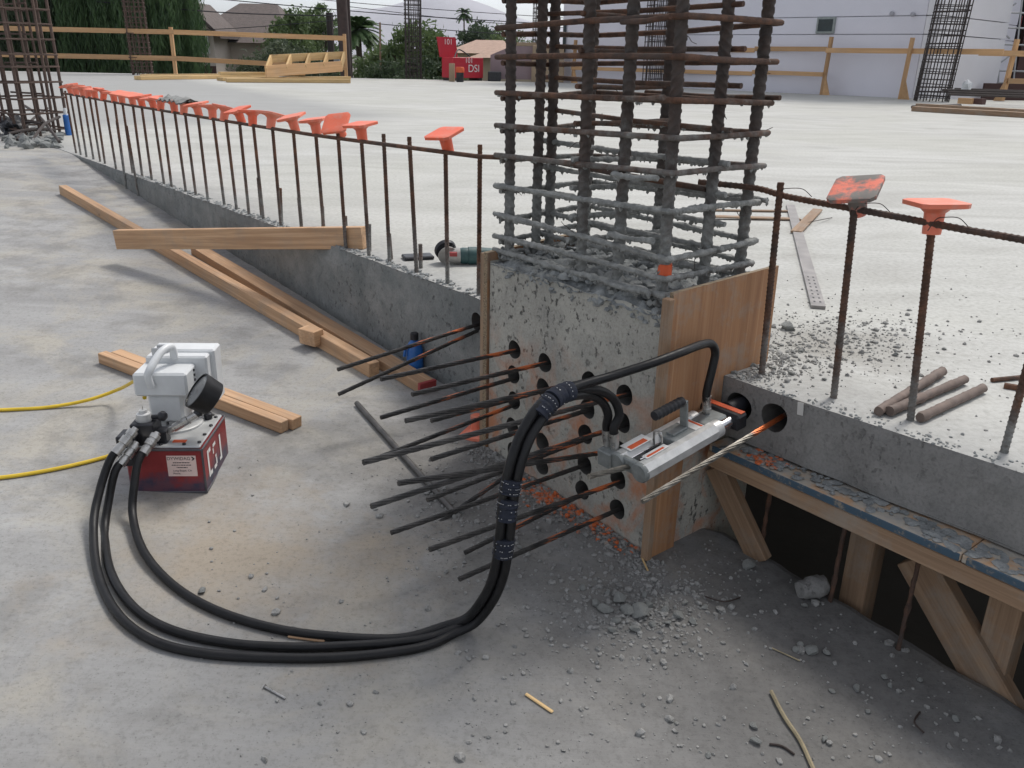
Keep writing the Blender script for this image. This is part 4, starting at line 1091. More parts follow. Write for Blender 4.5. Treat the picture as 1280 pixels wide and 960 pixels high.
def sb_(y0, y1, z0, z1): mb.add([(RW + .0012, y0, z0), (RW + .0012, y1, z0), (RW + .0012, y1, z1), (RW + .0012, y0, z1)], [(0, 1, 2, 3)])
sb_(.035, .047, .03, .108); sb_(.049, .066, .096, .108); sb_(.049, .066, .03, .042)
sb_(.100, .112, .058, .066); sb_(.084, .108, .03, .041); sb_(.104, .114, .036, .056); sb_(.088, .112, .094, .104); sb_(.084, .092, .076, .092)
sb_(.148, .16, .03, .104); sb_(.138, .15, .03, .04)
pp('stencil_letters', mb, 'paint_white', parent=rs_)
# power cord
cz = .0058
c1 = spline([Mi.inverted() @ Vector((.012, .15, .215)), yy(176, 474, 2.28), low(150, 486, .06), low(110, 500, .02), low(60, 509, cz), low(10, 512, cz), low(-60, 515, cz), low(-200, 530, cz), low(-260, 560, cz), low(-180, 600, cz), low(-60, 600, cz), low(0, 597, cz), low(60, 588, cz), low(110, 577, cz), low(150, 566, cz), low(172, 560, cz)], 8)
single('extension_cord', MB().tube(c1, .0055, 8), 'cord_yellow', 'yellow power cord running from the pump across the ramp', 'cord', smooth=True)

# ================================================================== LUMBER ON THE RAMP
a, b = low(79, 237, .027), low(468, 462, .027)
plank('timber', a, b, .045, .054, 'lumber', 'long narrow timber lying on the ramp beside the step wall', 'lumber')
a, b = low(247, 312, .02), low(535, 484, .02)
bb = plank('timber', a, b, .068, .038, 'lumber', 'shorter flat timber with a red painted end near the blue bottle', 'lumber')
Lb = (b - a).length
mb = MB().abox(Lb - .012, Lb + .0015, -.0345, .0345, -.0195, .0195); link('painted_end', mb.mesh('painted_end', 'red_label'), bb)
a, b = low(147, 299, .112), at(456, 311) + UP * .045
plank('timber', a, b, .038, .088, 'lumber', 'timber on edge propped from the ramp up onto the slab edge', 'lumber')
a, b = low(128, 446, .02), low(356, 533, .02)
off = Vector((.03, .046, 0)).normalized()
dv = (b - a).normalized(); sd_ = UP.cross(dv).normalized(); sd_ = sd_ if sd_.y > 0 else -sd_
plank('timber', a, b, .034, .038, 'lumber', 'square timber strip behind the pump, the strip on the pump side', 'lumber')
plank('timber', a + sd_ * .041 + dv * .02, b + sd_ * .041 + dv * .012, .042, .036, 'lumber', 'square timber strip behind the pump, the strip on the step side', 'lumber')
c_ = low(384, 436); d_ = Vector((.55, .83, 0))
o = plank('timber_block', c_ + UP * .043 - d_ * .0, c_ + UP * .046 + d_ * .05, .085, .06, 'lumber', 'small offcut block of wood standing against the long timber', 'lumber')
a, b = low(446, 504, .009), low(568, 641, .009)
single('steel_pipe', MB().tube([a, b], .0088, 12), 'steel_pipe', 'straight dark steel pipe lying on the ramp under the strand ends', 'pipe', smooth=True)
# blue bottle behind the flat timber
p = low(519, 466)
bt = root('blue_bottle', 'blue plastic bottle with black cap standing by the step wall', 'bottle', p)
part('bottle_body', MB().lathe(p, (0, 0, 1), [(0, .026), (.004, .03), (.09, .03), (.115, .022), (.125, .012), (.13, .012)], 20), 'blue_plastic', bt, True)
part('bottle_cap', MB().lathe(p + UP * .128, (0, 0, 1), [(0, .015), (.022, .015), (.025, .012)], 16), 'black_metal', bt, True)
part('trigger', MB().tube([p + Vector((0, 0, .115)), p + Vector((-.03, -.02, .105)), p + Vector((-.035, -.02, .07))], .006, 6), 'blue_plastic', bt)
# loose rebar cap standing on its plate
p = low(597, 543)
o = cap(p + UP * .021, math.pi, math.radians(6), .4, 'loose orange rebar cap upside down on the ramp at the dark plywood form', CAPM)

# ================================================================== FORMWORK UNDER THE CAST EDGE
fw = root('ledge_form', 'plywood ledge with blue painted edge propped under the cast slab edge', 'formwork', SN(1.5, -.05, -.2))
ez = lambda s: ZB - .014 - .02 * max(0, s - 1.2)
def ledge_n(s): return .004
segs = [(.995, 1.62), (1.622, 2.3), (2.302, 3.2)]
for (s0, s1) in segs:
    M0 = SN(s0, -.098, ez(s0)); M1 = SN(s1, -.098, ez(s1))
    o = plank('plywood_sheet', M0, M1, .204, .018, 'plywood_face', parent=fw)
    o.data.materials[0] = MATS['board_dirt']
    q = plank('blue_edge', SN(s0 + .01, .0055, ez(s0)), SN(s1 - .002, .0055, ez(s1)), .003, .0175, 'blue_paint', parent=fw)
for (s0, s1) in ((.99, 2.1), (2.103, 3.2)):
    plank('joist', SN(s0, -.03, ez(s0) - .031), SN(s1, -.03, ez(s1) - .031), .066, .042, 'old_lumber', parent=fw)
def post(x, y, n, wdt, label, zb_=-1.4):
    p = face(x, y, n); b = SN(s_of(p), n, zb_); tp = SN(s_of(p), n, ez(s_of(p)) - .053)
    return plank('prop_post', b, tp, wdt, wdt, 'old_lumber', label, 'post', upv=D)
post(1078, 715, -.155, .062, 'square timber post under the ledge, next to the column side')
post(1252, 800, -.155, .066, 'square timber post under the ledge beyond the slanting brace')
a = onplane(1146, 696, SN(0, -.125), N); b = onplane(1262, 900, SN(0, -.125), N)
plank('brace_board', a, b, .088, .036, 'old_lumber', 'slanting brown brace board under the blue-edged ledge', 'lumber', upv=N)
a = onplane(896, 583, SN(0, -.05), N); b = onplane(950, 700, SN(0, -.075), N)
plank('brace_board', a, b, .06, .03, 'old_lumber', 'cement-splashed board leaning under the ledge against the column side', 'lumber', upv=N)
for i, (xb, yb) in enumerate([(949, 694), (1037, 752), (1122, 812)]):
    b = low(xb, yb); t_ = Vector((b.x + .01, b.y + .01, ez(s_of(b)) - .05))
    mbx, _ = crusty([b - UP * .05, t_], .0046, .012, .35, 8)
    single('hanger_rod', mbx, 'rebar_rust', ['rusty rod between ramp edge and ledge, closest to the column', 'rusty rod between ramp edge and ledge, beside the square post', 'rusty rod between ramp edge and ledge, beside the slanting brace'][i], 'rod', 'rods under the ledge', 50)
# dried mortar plates on the ledge
mb = MB()
for i in range(230):
    s = 1.03 + random.random() * 1.0; n = random.uniform(-.062, .0) if random.random() < .6 else random.uniform(-.065, -.03)
    r = random.uniform(.004, .016); lump(mb, SN(s, n, ez(s) + .010), r, i, flat=.25)
tag(link('mortar_flakes', mb.mesh('mortar_flakes', 'rough_mortar')), 'dried mortar flakes lying on the blue-edged ledge', 'mortar', kind='stuff')
mb = MB()
for i in range(60):
    s = random.gauss(1.135, .03); n = random.gauss(-.03, .016); r = random.uniform(.003, .009); lump(mb, SN(s, max(-.06, min(0, n)), ez(s) + .011), r, i, flat=.5)
tag(link('painted_flakes', mb.mesh('painted_flakes', 'painted_grit')), 'orange sprayed mortar flakes on the ledge below the strand pocket', 'mortar', kind='stuff')
# paper tag on the cast edge
a = face(1001, 512, n_r + .004)
plank('paper_tag', a + UP * .017 - D * .003, a - UP * .014, .016, .0012, 'paper', 'small pale tag stuck on the cast slab edge', 'tag', upv=N)

# ================================================================== RUBBLE AND LITTER
def chunk_mesh(seed, sub=2):
    bm = bmesh.new(); bmesh.ops.create_icosphere(bm, subdivisions=sub, radius=1.0); rnd = random.Random(seed)
    pl = [(Vector((rnd.uniform(-1, 1), rnd.uniform(-1, 1), rnd.uniform(-1, 1))).normalized(), rnd.uniform(.45, .8)) for _ in range(9)]
    for v in bm.verts:
        for nrm, d in pl:
            e = v.co.dot(nrm) - d
            if e > 0: v.co -= nrm * e
        v.co *= 1 + noise.noise(v.co * 3 + Vector((seed, 0, 0))) * .12
        v.co.z *= .7
    me = bpy.data.meshes.new('concrete_chunk'); bm.to_mesh(me); bm.free(); me.materials.append(MATS['rubble_stone']); return me
CH = [chunk_mesh(i) for i in range(9)]
def chunk(P, r, label, group, k=None):
    o = link('concrete_chunk', CH[random.randrange(9) if k is None else k])
    o.matrix_world = Matrix.Translation(P + UP * r * .38) @ Matrix.Rotation(random.uniform(0, 6.28), 4, 'Z') @ Matrix.Rotation(random.uniform(-.4, .4), 4, 'X') @ Matrix.Diagonal((r, r * random.uniform(.7, 1), r * random.uniform(.7, 1.05), 1))
    tag(o, label, 'rubble', group)
lab1 = 'angular grey concrete chunk in the loose heap below the column corner'
for (x, y, r) in [(775, 752, .020), (800, 770, .024), (757, 764, .018), (770, 778, .012), (792, 788, .014), (812, 758, .012), (830, 765, .012), (848, 772, .013), (865, 778, .012), (835, 780, .009), (760, 742, .010), (815, 782, .009), (880, 760, .008), (856, 755, .008), (745, 755, .013), (783, 765, .018), (765, 790, .010), (805, 745, .009)]:
    chunk(low(x, y), r * 1.2, lab1, 'chunks in the heap')
lab2 = 'single grey concrete lump lying loose on the bare ramp'
for (x, y, r) in [(728, 736, .011), (708, 683, .009), (650, 685, .009), (936, 708, .026), (1012, 815, .018), (1034, 818, .012), (995, 813, .012), (1005, 758, .010), (1070, 862, .012), (942, 910, .011), (945, 928, .013), (1030, 925, .010), (1105, 848, .010), (1150, 852, .010), (1195, 900, .010), (1000, 808, .010), (1085, 890, .008), (252, 741, .013), (1040, 865, .008), (885, 945, .008), (400, 880, .006), (1112, 858, .009)]:
    chunk(low(x, y), r, lab2, 'loose lumps on the ramp')
lab3 = 'grey broken concrete chunk on the pale slab by the reddish plywood'
for (x, y, r) in [(925, 452, .014), (940, 458, .012), (905, 448, .016), (955, 448, .011), (968, 462, .010), (990, 468, .011), (1010, 452, .008), (1030, 475, .008), (900, 465, .012), (918, 467, .010), (1120, 445, .011), (1180, 437, .008), (1000, 440, .009), (1045, 430, .008), (1085, 432, .008), (935, 440, .013)]:
    chunk(at(x, y), r, lab3, 'chunks on the pale slab')
chunk(at(985, 412), .026, 'flat pale concrete fragment behind the bare dowel on the slab', None, 3)
mb = MB()           # small grit, uncountable
def grit(mb, P, r, i): lump(mb, P + UP * r * .25, r, i, 1, .75)
for i in range(4800):
    k = random.random()
    if k < .34: s, n = random.uniform(.25, 1.0), BN1 + abs(random.gauss(0, .045)) + .003
    elif k < .62: q = low(random.gauss(800, 60), random.gauss(755, 32)); s, n = s_of(q), n_of(q)
    elif k < .8: q = low(random.gauss(620, 65), random.gauss(635, 45)); s, n = s_of(q), n_of(q)
    elif k < .93: q = low(random.uniform(560, 1270), random.uniform(680, 955)); s, n = s_of(q), n_of(q)
    else: q = low(random.uniform(250, 900), random.uniform(560, 955)); s, n = s_of(q), n_of(q)
    if n < BN1 + .003 and s < BS1 + .02: continue
    if n < -.07 or n > 3: continue
    r = min(.011, .0014 + random.expovariate(1 / .0018))
    grit(mb, SN(s, n, zl(s)), r, i)
tag(link('ramp_grit', mb.mesh('ramp_grit', 'rubble_grit')), 'loose concrete grit scattered on the ramp round the column base', 'grit', kind='stuff')
mb = MB()
for i in range(3200):
    if random.random() < .55: q = at(random.gauss(925, 38), random.gauss(455, 12))
    else: q = at(random.gauss(1035, 70), random.gauss(425, 22))
    s, n = s_of(q), n_of(q)
    if n > en(s) - .004 or (s < BS1 + .022 and n > BN0 - .01): continue
    grit(mb, Vector((q.x, q.y, 0)), min(.009, .0012 + random.expovariate(1 / .0016)), i)
for i in range(260):
    q = at(random.uniform(700, 1280), random.uniform(330, 560)); s, n = s_of(q), n_of(q)
    if n > en(s) - .004 or (s < BS1 + .02 and n > BN0 - .01): continue
    grit(mb, Vector((q.x, q.y, 0)), random.uniform(.0012, .004), i)
tag(link('slab_grit', mb.mesh('slab_grit', 'rubble_grit')), 'loose concrete grit scattered on the pale upper slab', 'grit', kind='stuff')
mb = MB()
for i in range(260):
    if random.random() < .5: q = (random.uniform(.55, .93), BN1 + abs(random.gauss(0, .03)) + .006)
    else: q = (random.gauss(.60, .05), BN1 + abs(random.gauss(.03, .03)) + .004)
    grit(mb, SN(q[0], q[1], zl(q[0])), random.uniform(.003, .010), i)
tag(link('painted_rubble', mb.mesh('painted_rubble', 'painted_grit')), 'orange sprayed rubble along the foot of the column base', 'rubble', kind='stuff')
# nail, splinters, twig, wires
def stick(name, pts, r, mat, label, cat): return single(name, MB().tube(spline(pts, 5), r, 6), mat, label, cat, smooth=True)
a, b = low(330, 858, .003), low(357, 873, .003)
mb = MB().tube([a, b], .0022, 6); mb.lathe(a, (b - a), [(0, .005), (.002, .005)], 8); single('nail', mb, 'zinc', 'bent galvanised nail lying on the bare ramp in front of the hoses', 'nail')
plank('wood_splinter', low(360, 795, .004), low(406, 801, .004), .009, .006, 'lumber', 'small orange wood splinter lying between the hoses', 'splinter')
plank('wood_splinter', low(657, 867, .003), low(691, 890, .003), .008, .004, 'yellow_lumber', 'pale wood splinter lying on the open ramp', 'splinter')
plank('wood_splinter', low(802, 696, .006), low(812, 718, .004), .005, .004, 'yellow_lumber', 'pale splinter in the rubble at the column corner', 'splinter')
stick('twig', [low(964, 864, .006), low(980, 895, .006), low(1000, 925, .005), low(1014, 955, .005), low(1030, 990, .005)], .0042, 'twig_bark', 'long dry bent twig lying on the ramp', 'twig')
stick('wire_offcut', [low(962, 930, .003), low(978, 933, .003), low(993, 943, .003)], .0022, 'bare_wire', 'short bent wire offcut beside the twig', 'wire')
stick('wire_offcut', [low(965, 810, .003), low(1000, 826, .003)], .0016, 'twig_bark', 'straight straw-like wire lying near the ramp edge', 'wire')
stick('wire_offcut', [low(1150, 890, .003), low(1143, 903, .012), low(1155, 916, .003)], .002, 'bare_wire', 'curled dark wire near the ramp edge', 'wire')
stick('wire_offcut', [low(880, 745, .005), low(905, 752, .012), low(925, 747, .005)], .0018, 'bare_wire', 'thin dark wire in the dirt beside the rubble heap', 'wire')
# crusted pipe end at the broken ramp edge
p = low(1015, 745)
mbx, _ = crusty([p + Vector((-.035, -.01, .022)), p + Vector((.03, .012, .024))], .021, .008, .2, 12); single('pipe_stub', mbx, 'edge_concrete', 'mortar-crusted pipe stub lying at the broken ramp edge', 'pipe', smooth=50)

# ================================================================== THINGS ON THE UPPER SLAB
p = at(522, 324); o = plank('flat_case', p + Vector((-.055, -.01, .008)), p + Vector((.055, .028, .008)), .065, .014, 'black_metal', 'flat black case lying on the slab beside the grinder', 'case', bev=.004)
p = at(575, 330)
gr = root('angle_grinder', 'teal and silver angle grinder lying on the slab by the column', 'grinder', p)
ax = Vector((.97, .15, 0)).normalized()
part('gear_head', MB().lathe(p + Vector((-.05, -.01, .032)), ax, [(0, .012), (.008, .024), (.03, .03), (.05, .031), (.052, .026)], 18), 'grinder_alloy', gr, True)
part('grinder_body', MB().lathe(p + Vector((0, -.003, .032)), ax, [(0, .028), (.01, .031), (.03, .030), (.032, .033), (.06, .033), (.12, .027), (.2, .025)], 18), 'grinder_teal', gr, True)
part('wheel_guard', MB().lathe(p + Vector((-.052, .01, .045)), Vector((-.35, .9, .35)), [(0, .040), (.016, .042), (.018, .036)], 24), 'black_metal', gr, True)
part('cutting_disc', MB().lathe(p + Vector((-.045, -.018, .036)), Vector((-.35, .9, .35)), [(0, .036), (.003, .036)], 24), 'grinder_alloy', gr)
part('spindle_lock', MB().tube([p + Vector((-.02, 0, .055)), p + Vector((-.026, .0, .072))], .005, 8), 'black_metal', gr)
part('red_badge', MB().box(p + Vector((-.022, -.036, .045)), ((.014, 0, 0), (0, .003, .002), (0, -.002, .007))), 'red_label', gr)
# perforated strip and boards
a, b = at(988, 256, .009), at(1023, 383, .009)
M = frame(a, b - a); Ls = (b - a).length
stp = link('steel_strip', MB().abox(0, Ls, -.022, .022, -.008, .002).mesh('steel_strip', 'steel_strip'), None, M)
tag(stp, 'long perforated steel strip lying on the pale slab', 'steel strip')
for i in range(8):
    for q in (-.009, .009): link('slot', MB().abox(Ls - .06 - i * .05, Ls - .045 - i * .05, q - .003, q + .003, .0005, .0024).mesh('slot', 'ink'), stp)
plank('thin_board', at(860, 262, .006), at(988, 264, .006), .03, .008, 'old_lumber', 'thin weathered board lying behind the column cage', 'lumber')
plank('thin_board', at(880, 270, .014), at(1000, 274, .006), .045, .008, 'old_lumber', 'second thin board resting against the perforated strip', 'lumber')
plank('thin_board', at(995, 290, .01), at(1022, 262, .01), .05, .01, 'old_lumber', 'short dark board end lying across the perforated strip', 'lumber')
stick('wire_offcut', [at(1000, 280, .004), at(1020, 276, .02), at(1040, 272, .004)], .002, 'bare_wire', 'springy tie wire curling beside the perforated strip', 'wire')
for i, (x0, y0, x1, y1, hz) in enumerate([(1098, 514, 1178, 464, .012), (1112, 514, 1206, 474, .013), (1150, 522, 1229, 485, .012)]):
    mbx, _ = crusty([at(x0, y0, hz), at(x1, y1, hz)], .0105, .008, .12, 10)
    single('bar_offcut', mbx, 'offcut_steel', ['thick bar offcut closest to the bare dowel, of three on the slab', 'thick bar offcut lying between two others on the slab', 'thick bar offcut farthest from the column, of three on the slab'][i], 'rebar', 'bar offcuts', 50)
single('steel_rod', MB().tube([at(1240, 475, .006), at(1310, 468, .006)], .006, 8), 'rebar_rust', 'thin rusty rod beyond the three offcuts', 'rod', smooth=True)
single('steel_rod', MB().tube([at(1255, 482, .006), at(1315, 492, .006)], .008, 8), 'rebar_rust', 'thicker rusty rod beyond the three offcuts', 'rod', smooth=True)

# ================================================================== FAR CAGES
def far_cage(base, wx, wy, H_, nx, ny, step, label, rot=0.0, rb=.014, rt=.008, lean=(0, 0), mat='far_rust', jit=.01, flare=0.0):
    rt_ = root('rebar_cage', label, 'rebar cage', base, rot)
    bm_ = MB().tube([(0, 0, 0), (0, 0, H_)], rb, 6).mesh('vertical_bar', mat)
    pos = []
    for i in range(nx):
        x_ = -wx / 2 + wx * i / (nx - 1)
        for j in range(ny):
            y_ = -wy / 2 + wy * j / (ny - 1)
            if 0 < i < nx - 1 and 0 < j < ny - 1: continue
            pos.append((x_, y_))
    sh = Matrix.Identity(4); sh[0][2] = lean[0]; sh[1][2] = lean[1]
    for (x_, y_) in pos:
        o = bpy.data.objects.new('vertical_bar', bm_); COL.objects.link(o); o.parent = rt_
        o.matrix_basis = Matrix.Translation((x_, y_, 0)) @ Vector((lean[0] + random.uniform(-jit, jit), lean[1] + random.uniform(-jit, jit), 1)).to_track_quat('Z', 'Y').to_matrix().to_4x4()
    a, b = wx / 2 + rb, wy / 2 + rb
    hm = MB().tube([(-a - .03, -b, 0), (a, -b, 0), (a, b, 0), (-a, b, 0), (-a, -b - .03, .01)], rt, 5).mesh('tie_hoop', mat)
    cm = MB().tube([(-a - .02, 0, 0), (a + .02, 0, 0)], rt, 5).mesh('cross_tie', mat)
    z = step * .6; i = 0
    while z < H_:
        o = bpy.data.objects.new('tie_hoop', hm); COL.objects.link(o); o.parent = rt_
        o.matrix_basis = Matrix.Translation((lean[0] * z, lean[1] * z, z + random.uniform(-.15, .15) * step)) @ Matrix.Rotation(random.uniform(-.03, .03), 4, 'Y') @ Matrix.Rotation(random.uniform(-.02, .02), 4, 'X')
        if i % 2 == 0:
            o = bpy.data.objects.new('cross_tie', cm); COL.objects.link(o); o.parent = rt_; o.matrix_basis = Matrix.Translation((lean[0] * z, lean[1] * z, z + step * .4)) @ Matrix.Rotation(random.uniform(-.05, .05), 4, 'Y')
        z += step * random.uniform(.9, 1.1); i += 1
    return rt_
fc = far_cage(at(43, 168), .40, .40, 2.1, 4, 4, .115, 'dense brown rebar cage standing where the ramp meets the upper slab', ROT0 + .35, .013, .0085, (-.035, 0), 'far_rust', .012)
far_cage(at(179, 93.5) + Vector((0, .0, 0)), .52, .5, 4, 5, 4, .14, 'rusty rebar cage in front of the willow tree', .3, .016, .011, (-.01, 0))
far_cage(at(517, 98.2), .46, .46, 5, 5, 4, .13, 'slim dark rebar cage in front of the bushy tree', .2, .014, .009, (0, 0), 'dark_rust')
far_cage(at(672, 100), .35, .35, 5, 4, 3, .14, 'thin rebar cage near the wrapped pallets', .2, .012, .008, (0, 0), 'dark_rust')
far_cage(at(818, 109), .5, .5, 5, 5, 4, .13, 'dark rebar cage against the lavender wall', .4, .014, .009, (0, 0), 'dark_rust')
far_cage(at(1160, 127) + Vector((.15, .2, 0)), .62, .55, 4, 6, 4, .12, 'wide leaning dark rebar cage beside the scaffold', -.3, .013, .0095, (.045, 0), 'dark_rust')
# clutter at the foot of the near cage
for i, (x0, y0, x1, y1, h0, h1) in enumerate([(8, 165, 55, 172, .03, .12), (22, 178, 62, 150, .02, .12), (30, 155, 75, 182, .2, .03), (12, 175, 70, 170, .05, .05), (40, 182, 78, 168, .03, .15)]):
    single('bent_bar', MB().tube(spline([at(x0, y0, 0) + UP * h0, at((x0 + x1) / 2, (y0 + y1) / 2, 0) + UP * (h0 + h1) * .7, at(x1, y1, 0) + UP * h1], 5), .012, 6), 'dark_rust', f"bent dark bar tangled at the foot of the dense brown cage", 'rebar', 'bent bars at the cage foot', True)
mb = MB()
for i in range(60):
    q = at(random.uniform(8, 78), random.uniform(164, 186)); grit(mb, Vector((q.x, q.y, 0)), random.uniform(.015, .06), i)
tag(link('cage_rubble', mb.mesh('cage_rubble', 'step_concrete')), 'lumpy rubble round the foot of the dense brown cage', 'rubble', kind='stuff')
p = at(18, 168)
tb = root('tool_bag', 'dark sagging tool bag inside the dense brown cage', 'bag', p)
mb = MB(); lump(mb, p + UP * .07 + Vector((.02, -.05, 0)), .11, 3, 3, .9); part('bag_body', mb, 'black_metal', tb, True)
mb = MB(); part('bag_strap', MB().tube(spline([p + Vector((-.06, -.1, .1)), p + Vector((0, -.1, .2)), p + Vector((.08, -.1, .11))], 6), .008, 6), 'brown_panel', tb, True)
# sealant tube
p = at(86, 169)
tb = root('sealant_tube', 'blue sealant tube with white nozzle standing among the last dowels', 'tube', p)
part('tube_body', MB().lathe(p, (0, 0, 1), [(0, .026), (.17, .026), (.175, .02)], 16), 'blue_plastic', tb, True)
part('tube_nozzle', MB().lathe(p + UP * .17, (0, 0, 1), [(0, .016), (.02, .016), (.06, .013)], 12), 'white_enamel', tb, True)
# rag lying over the caps
mb = MB(); q = face(222, 128, NL)
vs = []; gx, gy = 16, 8
for i in range(gx):
    for j in range(gy):
        u, v = i / (gx - 1) - .5, j / (gy - 1) - .5
        vs.append(q + D * u * .34 + N * v * .12 + UP * (.03 - .6 * v * v * .12 - .5 * u * u * .08 + jn((u * 9, v * 9, 1), 1, .02)))
mb.add(vs, [(i * gy + j, i * gy + j + 1, (i + 1) * gy + j + 1, (i + 1) * gy + j) for i in range(gx - 1) for j in range(gy - 1)])
mb.add([v - UP * .006 for v in vs], [(i * gy + j, (i + 1) * gy + j, (i + 1) * gy + j + 1, i * gy + j + 1) for i in range(gx - 1) for j in range(gy - 1)])
single('grey_rag', mb, 'crusted_mortar', 'stiff grey cement rag draped over the rebar caps', 'rag', smooth=True)

# ================================================================== GUARD RAILS
gl = root('guard_rail', 'timber guard rail along the slab edge in front of the willow', 'guard rail', at(220, 94))
P0, P1 = at(220, 94.5), at(433, 98.5)
dirL = (P1 - P0).normalized(); far0 = P0 - dirL * 9
for P_, tall in ((P0, 1.32), (P1, 1.24), (P0 - dirL * 5.2, 1.3)):
    plank('post', P_, P_ + UP * tall, .11, .09, 'fence_lumber', parent=gl, upv=dirL)
P0f = P0 + Vector((0, -.07, 0)); P1f = P1 + Vector((0, -.07, 0)) + dirL * .05; fa = P0f - dirL * 9
def rails(rt_, A, B, z0, z1, th=.13):
    plank('rail', A + UP * z0, B + UP * z1, .045, th, 'fence_lumber', parent=rt_)
zA = vz(P0, 40); zB = vz(P1, 48); zm0 = vz(P0, 73); zm1 = vz(P1, 85)
rails(gl, fa, P0f + dirL * .1, zA + .0, zA); rails(gl, P0f + dirL * .103, P1f, zA, zB)
rails(gl, fa, P0f + dirL * .1, zm0 + .02, zm0); rails(gl, P0f + dirL * .103, P1f, zm0, zm1)
# right hand rail
g2 = root('guard_rail', 'timber guard rail with braced posts before the lavender wall', 'guard rail', at(1027, 118))
px_ = [(716, 103.5, 50), (940, 113.5, 47), (1027, 118.5, 46), (1125, 124, 47)]
B_ = [at(x, y) for x, y, _ in px_]
dirR = (B_[-1] - B_[0]).normalized()
for P_, (x, y, yt) in zip(B_, px_):
    h = min(vz(P_, yt), 1.42); pt = P_ + UP * h + dirR * .05
    plank('post', P_, pt, .09, .07, 'fence_lumber', parent=g2, upv=dirR)
    nx = Vector((-dirR.y, dirR.x, 0)) * -.06
    mb = MB().prism([P_ + dirR * .045 + nx * .2, P_ + dirR * .22 + nx * .2, P_ + dirR * .05 + UP * .45 + nx * .2], nx.normalized() * .04)
    part('gusset', mb, 'fence_lumber', g2)
off = Vector((-.06, -.06, 0))
for A, B, ya, yb in ((B_[0], B_[1], 60, 61), (B_[1], B_[2], 61, 62.5), (B_[2], B_[3] + dirR * 2.0, 63, 66)):
    rails(g2, A + off, B + off, vz(A, ya), vz(A, ya) if B is not B_[3] else vz(A, ya), .11)
for A, B, ya in ((B_[0], B_[1], 85), (B_[1], B_[2], 90)):
    rails(g2, A + off, B + off, vz(A, ya), vz(A, ya), .1)
g3 = root('guard_rail', 'timber guard rail in front of the scaffold', 'guard rail', at(1252, 126))
Pq = at(1252, 126); pt = Pq + UP * 1.3 + Vector((.06, 0, 0)); plank('post', Pq, pt, .1, .08, 'fence_lumber', parent=g3, upv=Vector((1, 0, 0)))
Pr = at(1205, 125.5); 
part('gusset', MB().prism([Pq + Vector((-.05, -.05, 0)), Pq + Vector((-.22, -.05, 0)), Pq + Vector((-.03, -.05, .5))], (0, -.04, 0)), 'fence_lumber', g3)
rails(g3, at(1210, 125) + Vector((0, -.08, 0)), Pq + Vector((6, -.6, 0)), vz(at(1210, 125), 66), vz(Pq, 67), .12)
rails(g3, Pq + Vector((0, -.08, 0)), Pq + Vector((6, -.6, 0)), vz(Pq, 101), vz(Pq, 101), .11)

# ================================================================== LUMBER PILES ON THE SLAB
def far_plank(x0, y0, x1, y1, z, wdt, th, mat, label, cat='lumber', group=None):
    return plank('stacked_timber', at(x0, y0, 0) + UP * z, at(x1, y1, 0) + UP * z, wdt, th, mat, label, cat, group=group, bev=.004)
for i, (a_) in enumerate([(172, 100, 345, 97.5, .05, .25, .09, 'long timber lying alone at the end of the lumber pile'), (178, 97.5, 330, 96, .05, .2, .09, 'timber lying behind the lone long timber of the pile'),
                          (275, 101.5, 435, 99.5, .05, .25, .08, 'bottom timber under the ladder-like frame'), (283, 103, 437, 104, .05, .22, .09, 'timber of the pile lying foremost along the frame'), (275, 100, 380, 100, .16, .2, .08, 'timber lying on top of the pile beside the frame')]):
    far_plank(*a_[:4], a_[4], a_[5], a_[6], 'yellow_lumber', a_[7])
lf = root('timber_frame', 'ladder-like timber frame lying on the lumber pile', 'frame', at(380, 100))  # ladder-shaped frame laid on the pile
a, b = at(333, 101.5, 0) + UP * .24, at(428, 99.5, 0) + UP * .36
up_ = Vector((0, .9, .5)).normalized(); w_ = .62
plank('frame_rail', a, b, .05, .28, 'fence_lumber', parent=lf); plank('frame_rail', a + up_ * w_, b + up_ * w_, .05, .2, 'yellow_lumber', parent=lf)
for k in range(5):
    q = a.lerp(b, .01 + k * .245); plank('frame_rung', q, q + up_ * w_, .05, .2, 'yellow_lumber', parent=lf)
# right hand pile
pr = [at(1142, 141), at(1300, 152)]
plank('stacked_timber', at(1142, 139) + UP * .04, at(1330, 150) + UP * .04, .2, .075, 'old_lumber', 'long grey-brown plank lying before the leaning cage', 'lumber')
plank('stacked_timber', at(1146, 136) + UP * .045, at(1330, 147) + UP * .045, .14, .09, 'old_lumber', 'long plank lying under the steel bars by the leaning cage', 'lumber')
plank('timber_block', at(1197, 136) + UP * .14, at(1213, 137) + UP * .14, .1, .1, 'fence_lumber', 'short orange timber block under the steel bars', 'lumber')
plank('timber_block', at(1214, 136.5) + UP * .14, at(1228, 137.5) + UP * .14, .1, .1, 'brown_panel', 'short dark timber block beside the orange one', 'lumber')
for i in range(6):
    y = 131.5 - i * .7; z = .2 + (i % 3) * .035
    single('steel_bar', MB().tube([at(1182 + random.uniform(-8, 8), y) + UP * z, at(1320, y + 5) + UP * z], .022, 6), 'dark_rust', 'dark steel bar lying on the planks by the leaning cage', 'rebar', 'steel bars on the planks', True)
single('steel_bar', MB().tube([at(1140, 136) + UP * .03, at(1200, 134) + UP * .03], .03, 6), 'dark_rust', 'single dark bar end poking out before the planks', 'rebar', smooth=True)
mb = MB(); lump(mb, at(1204, 129) + UP * .3, .14, 5, 2, .9); single('white_bag', mb, 'white_enamel', 'crumpled white bag on the steel bars by the leaning cage', 'bag')

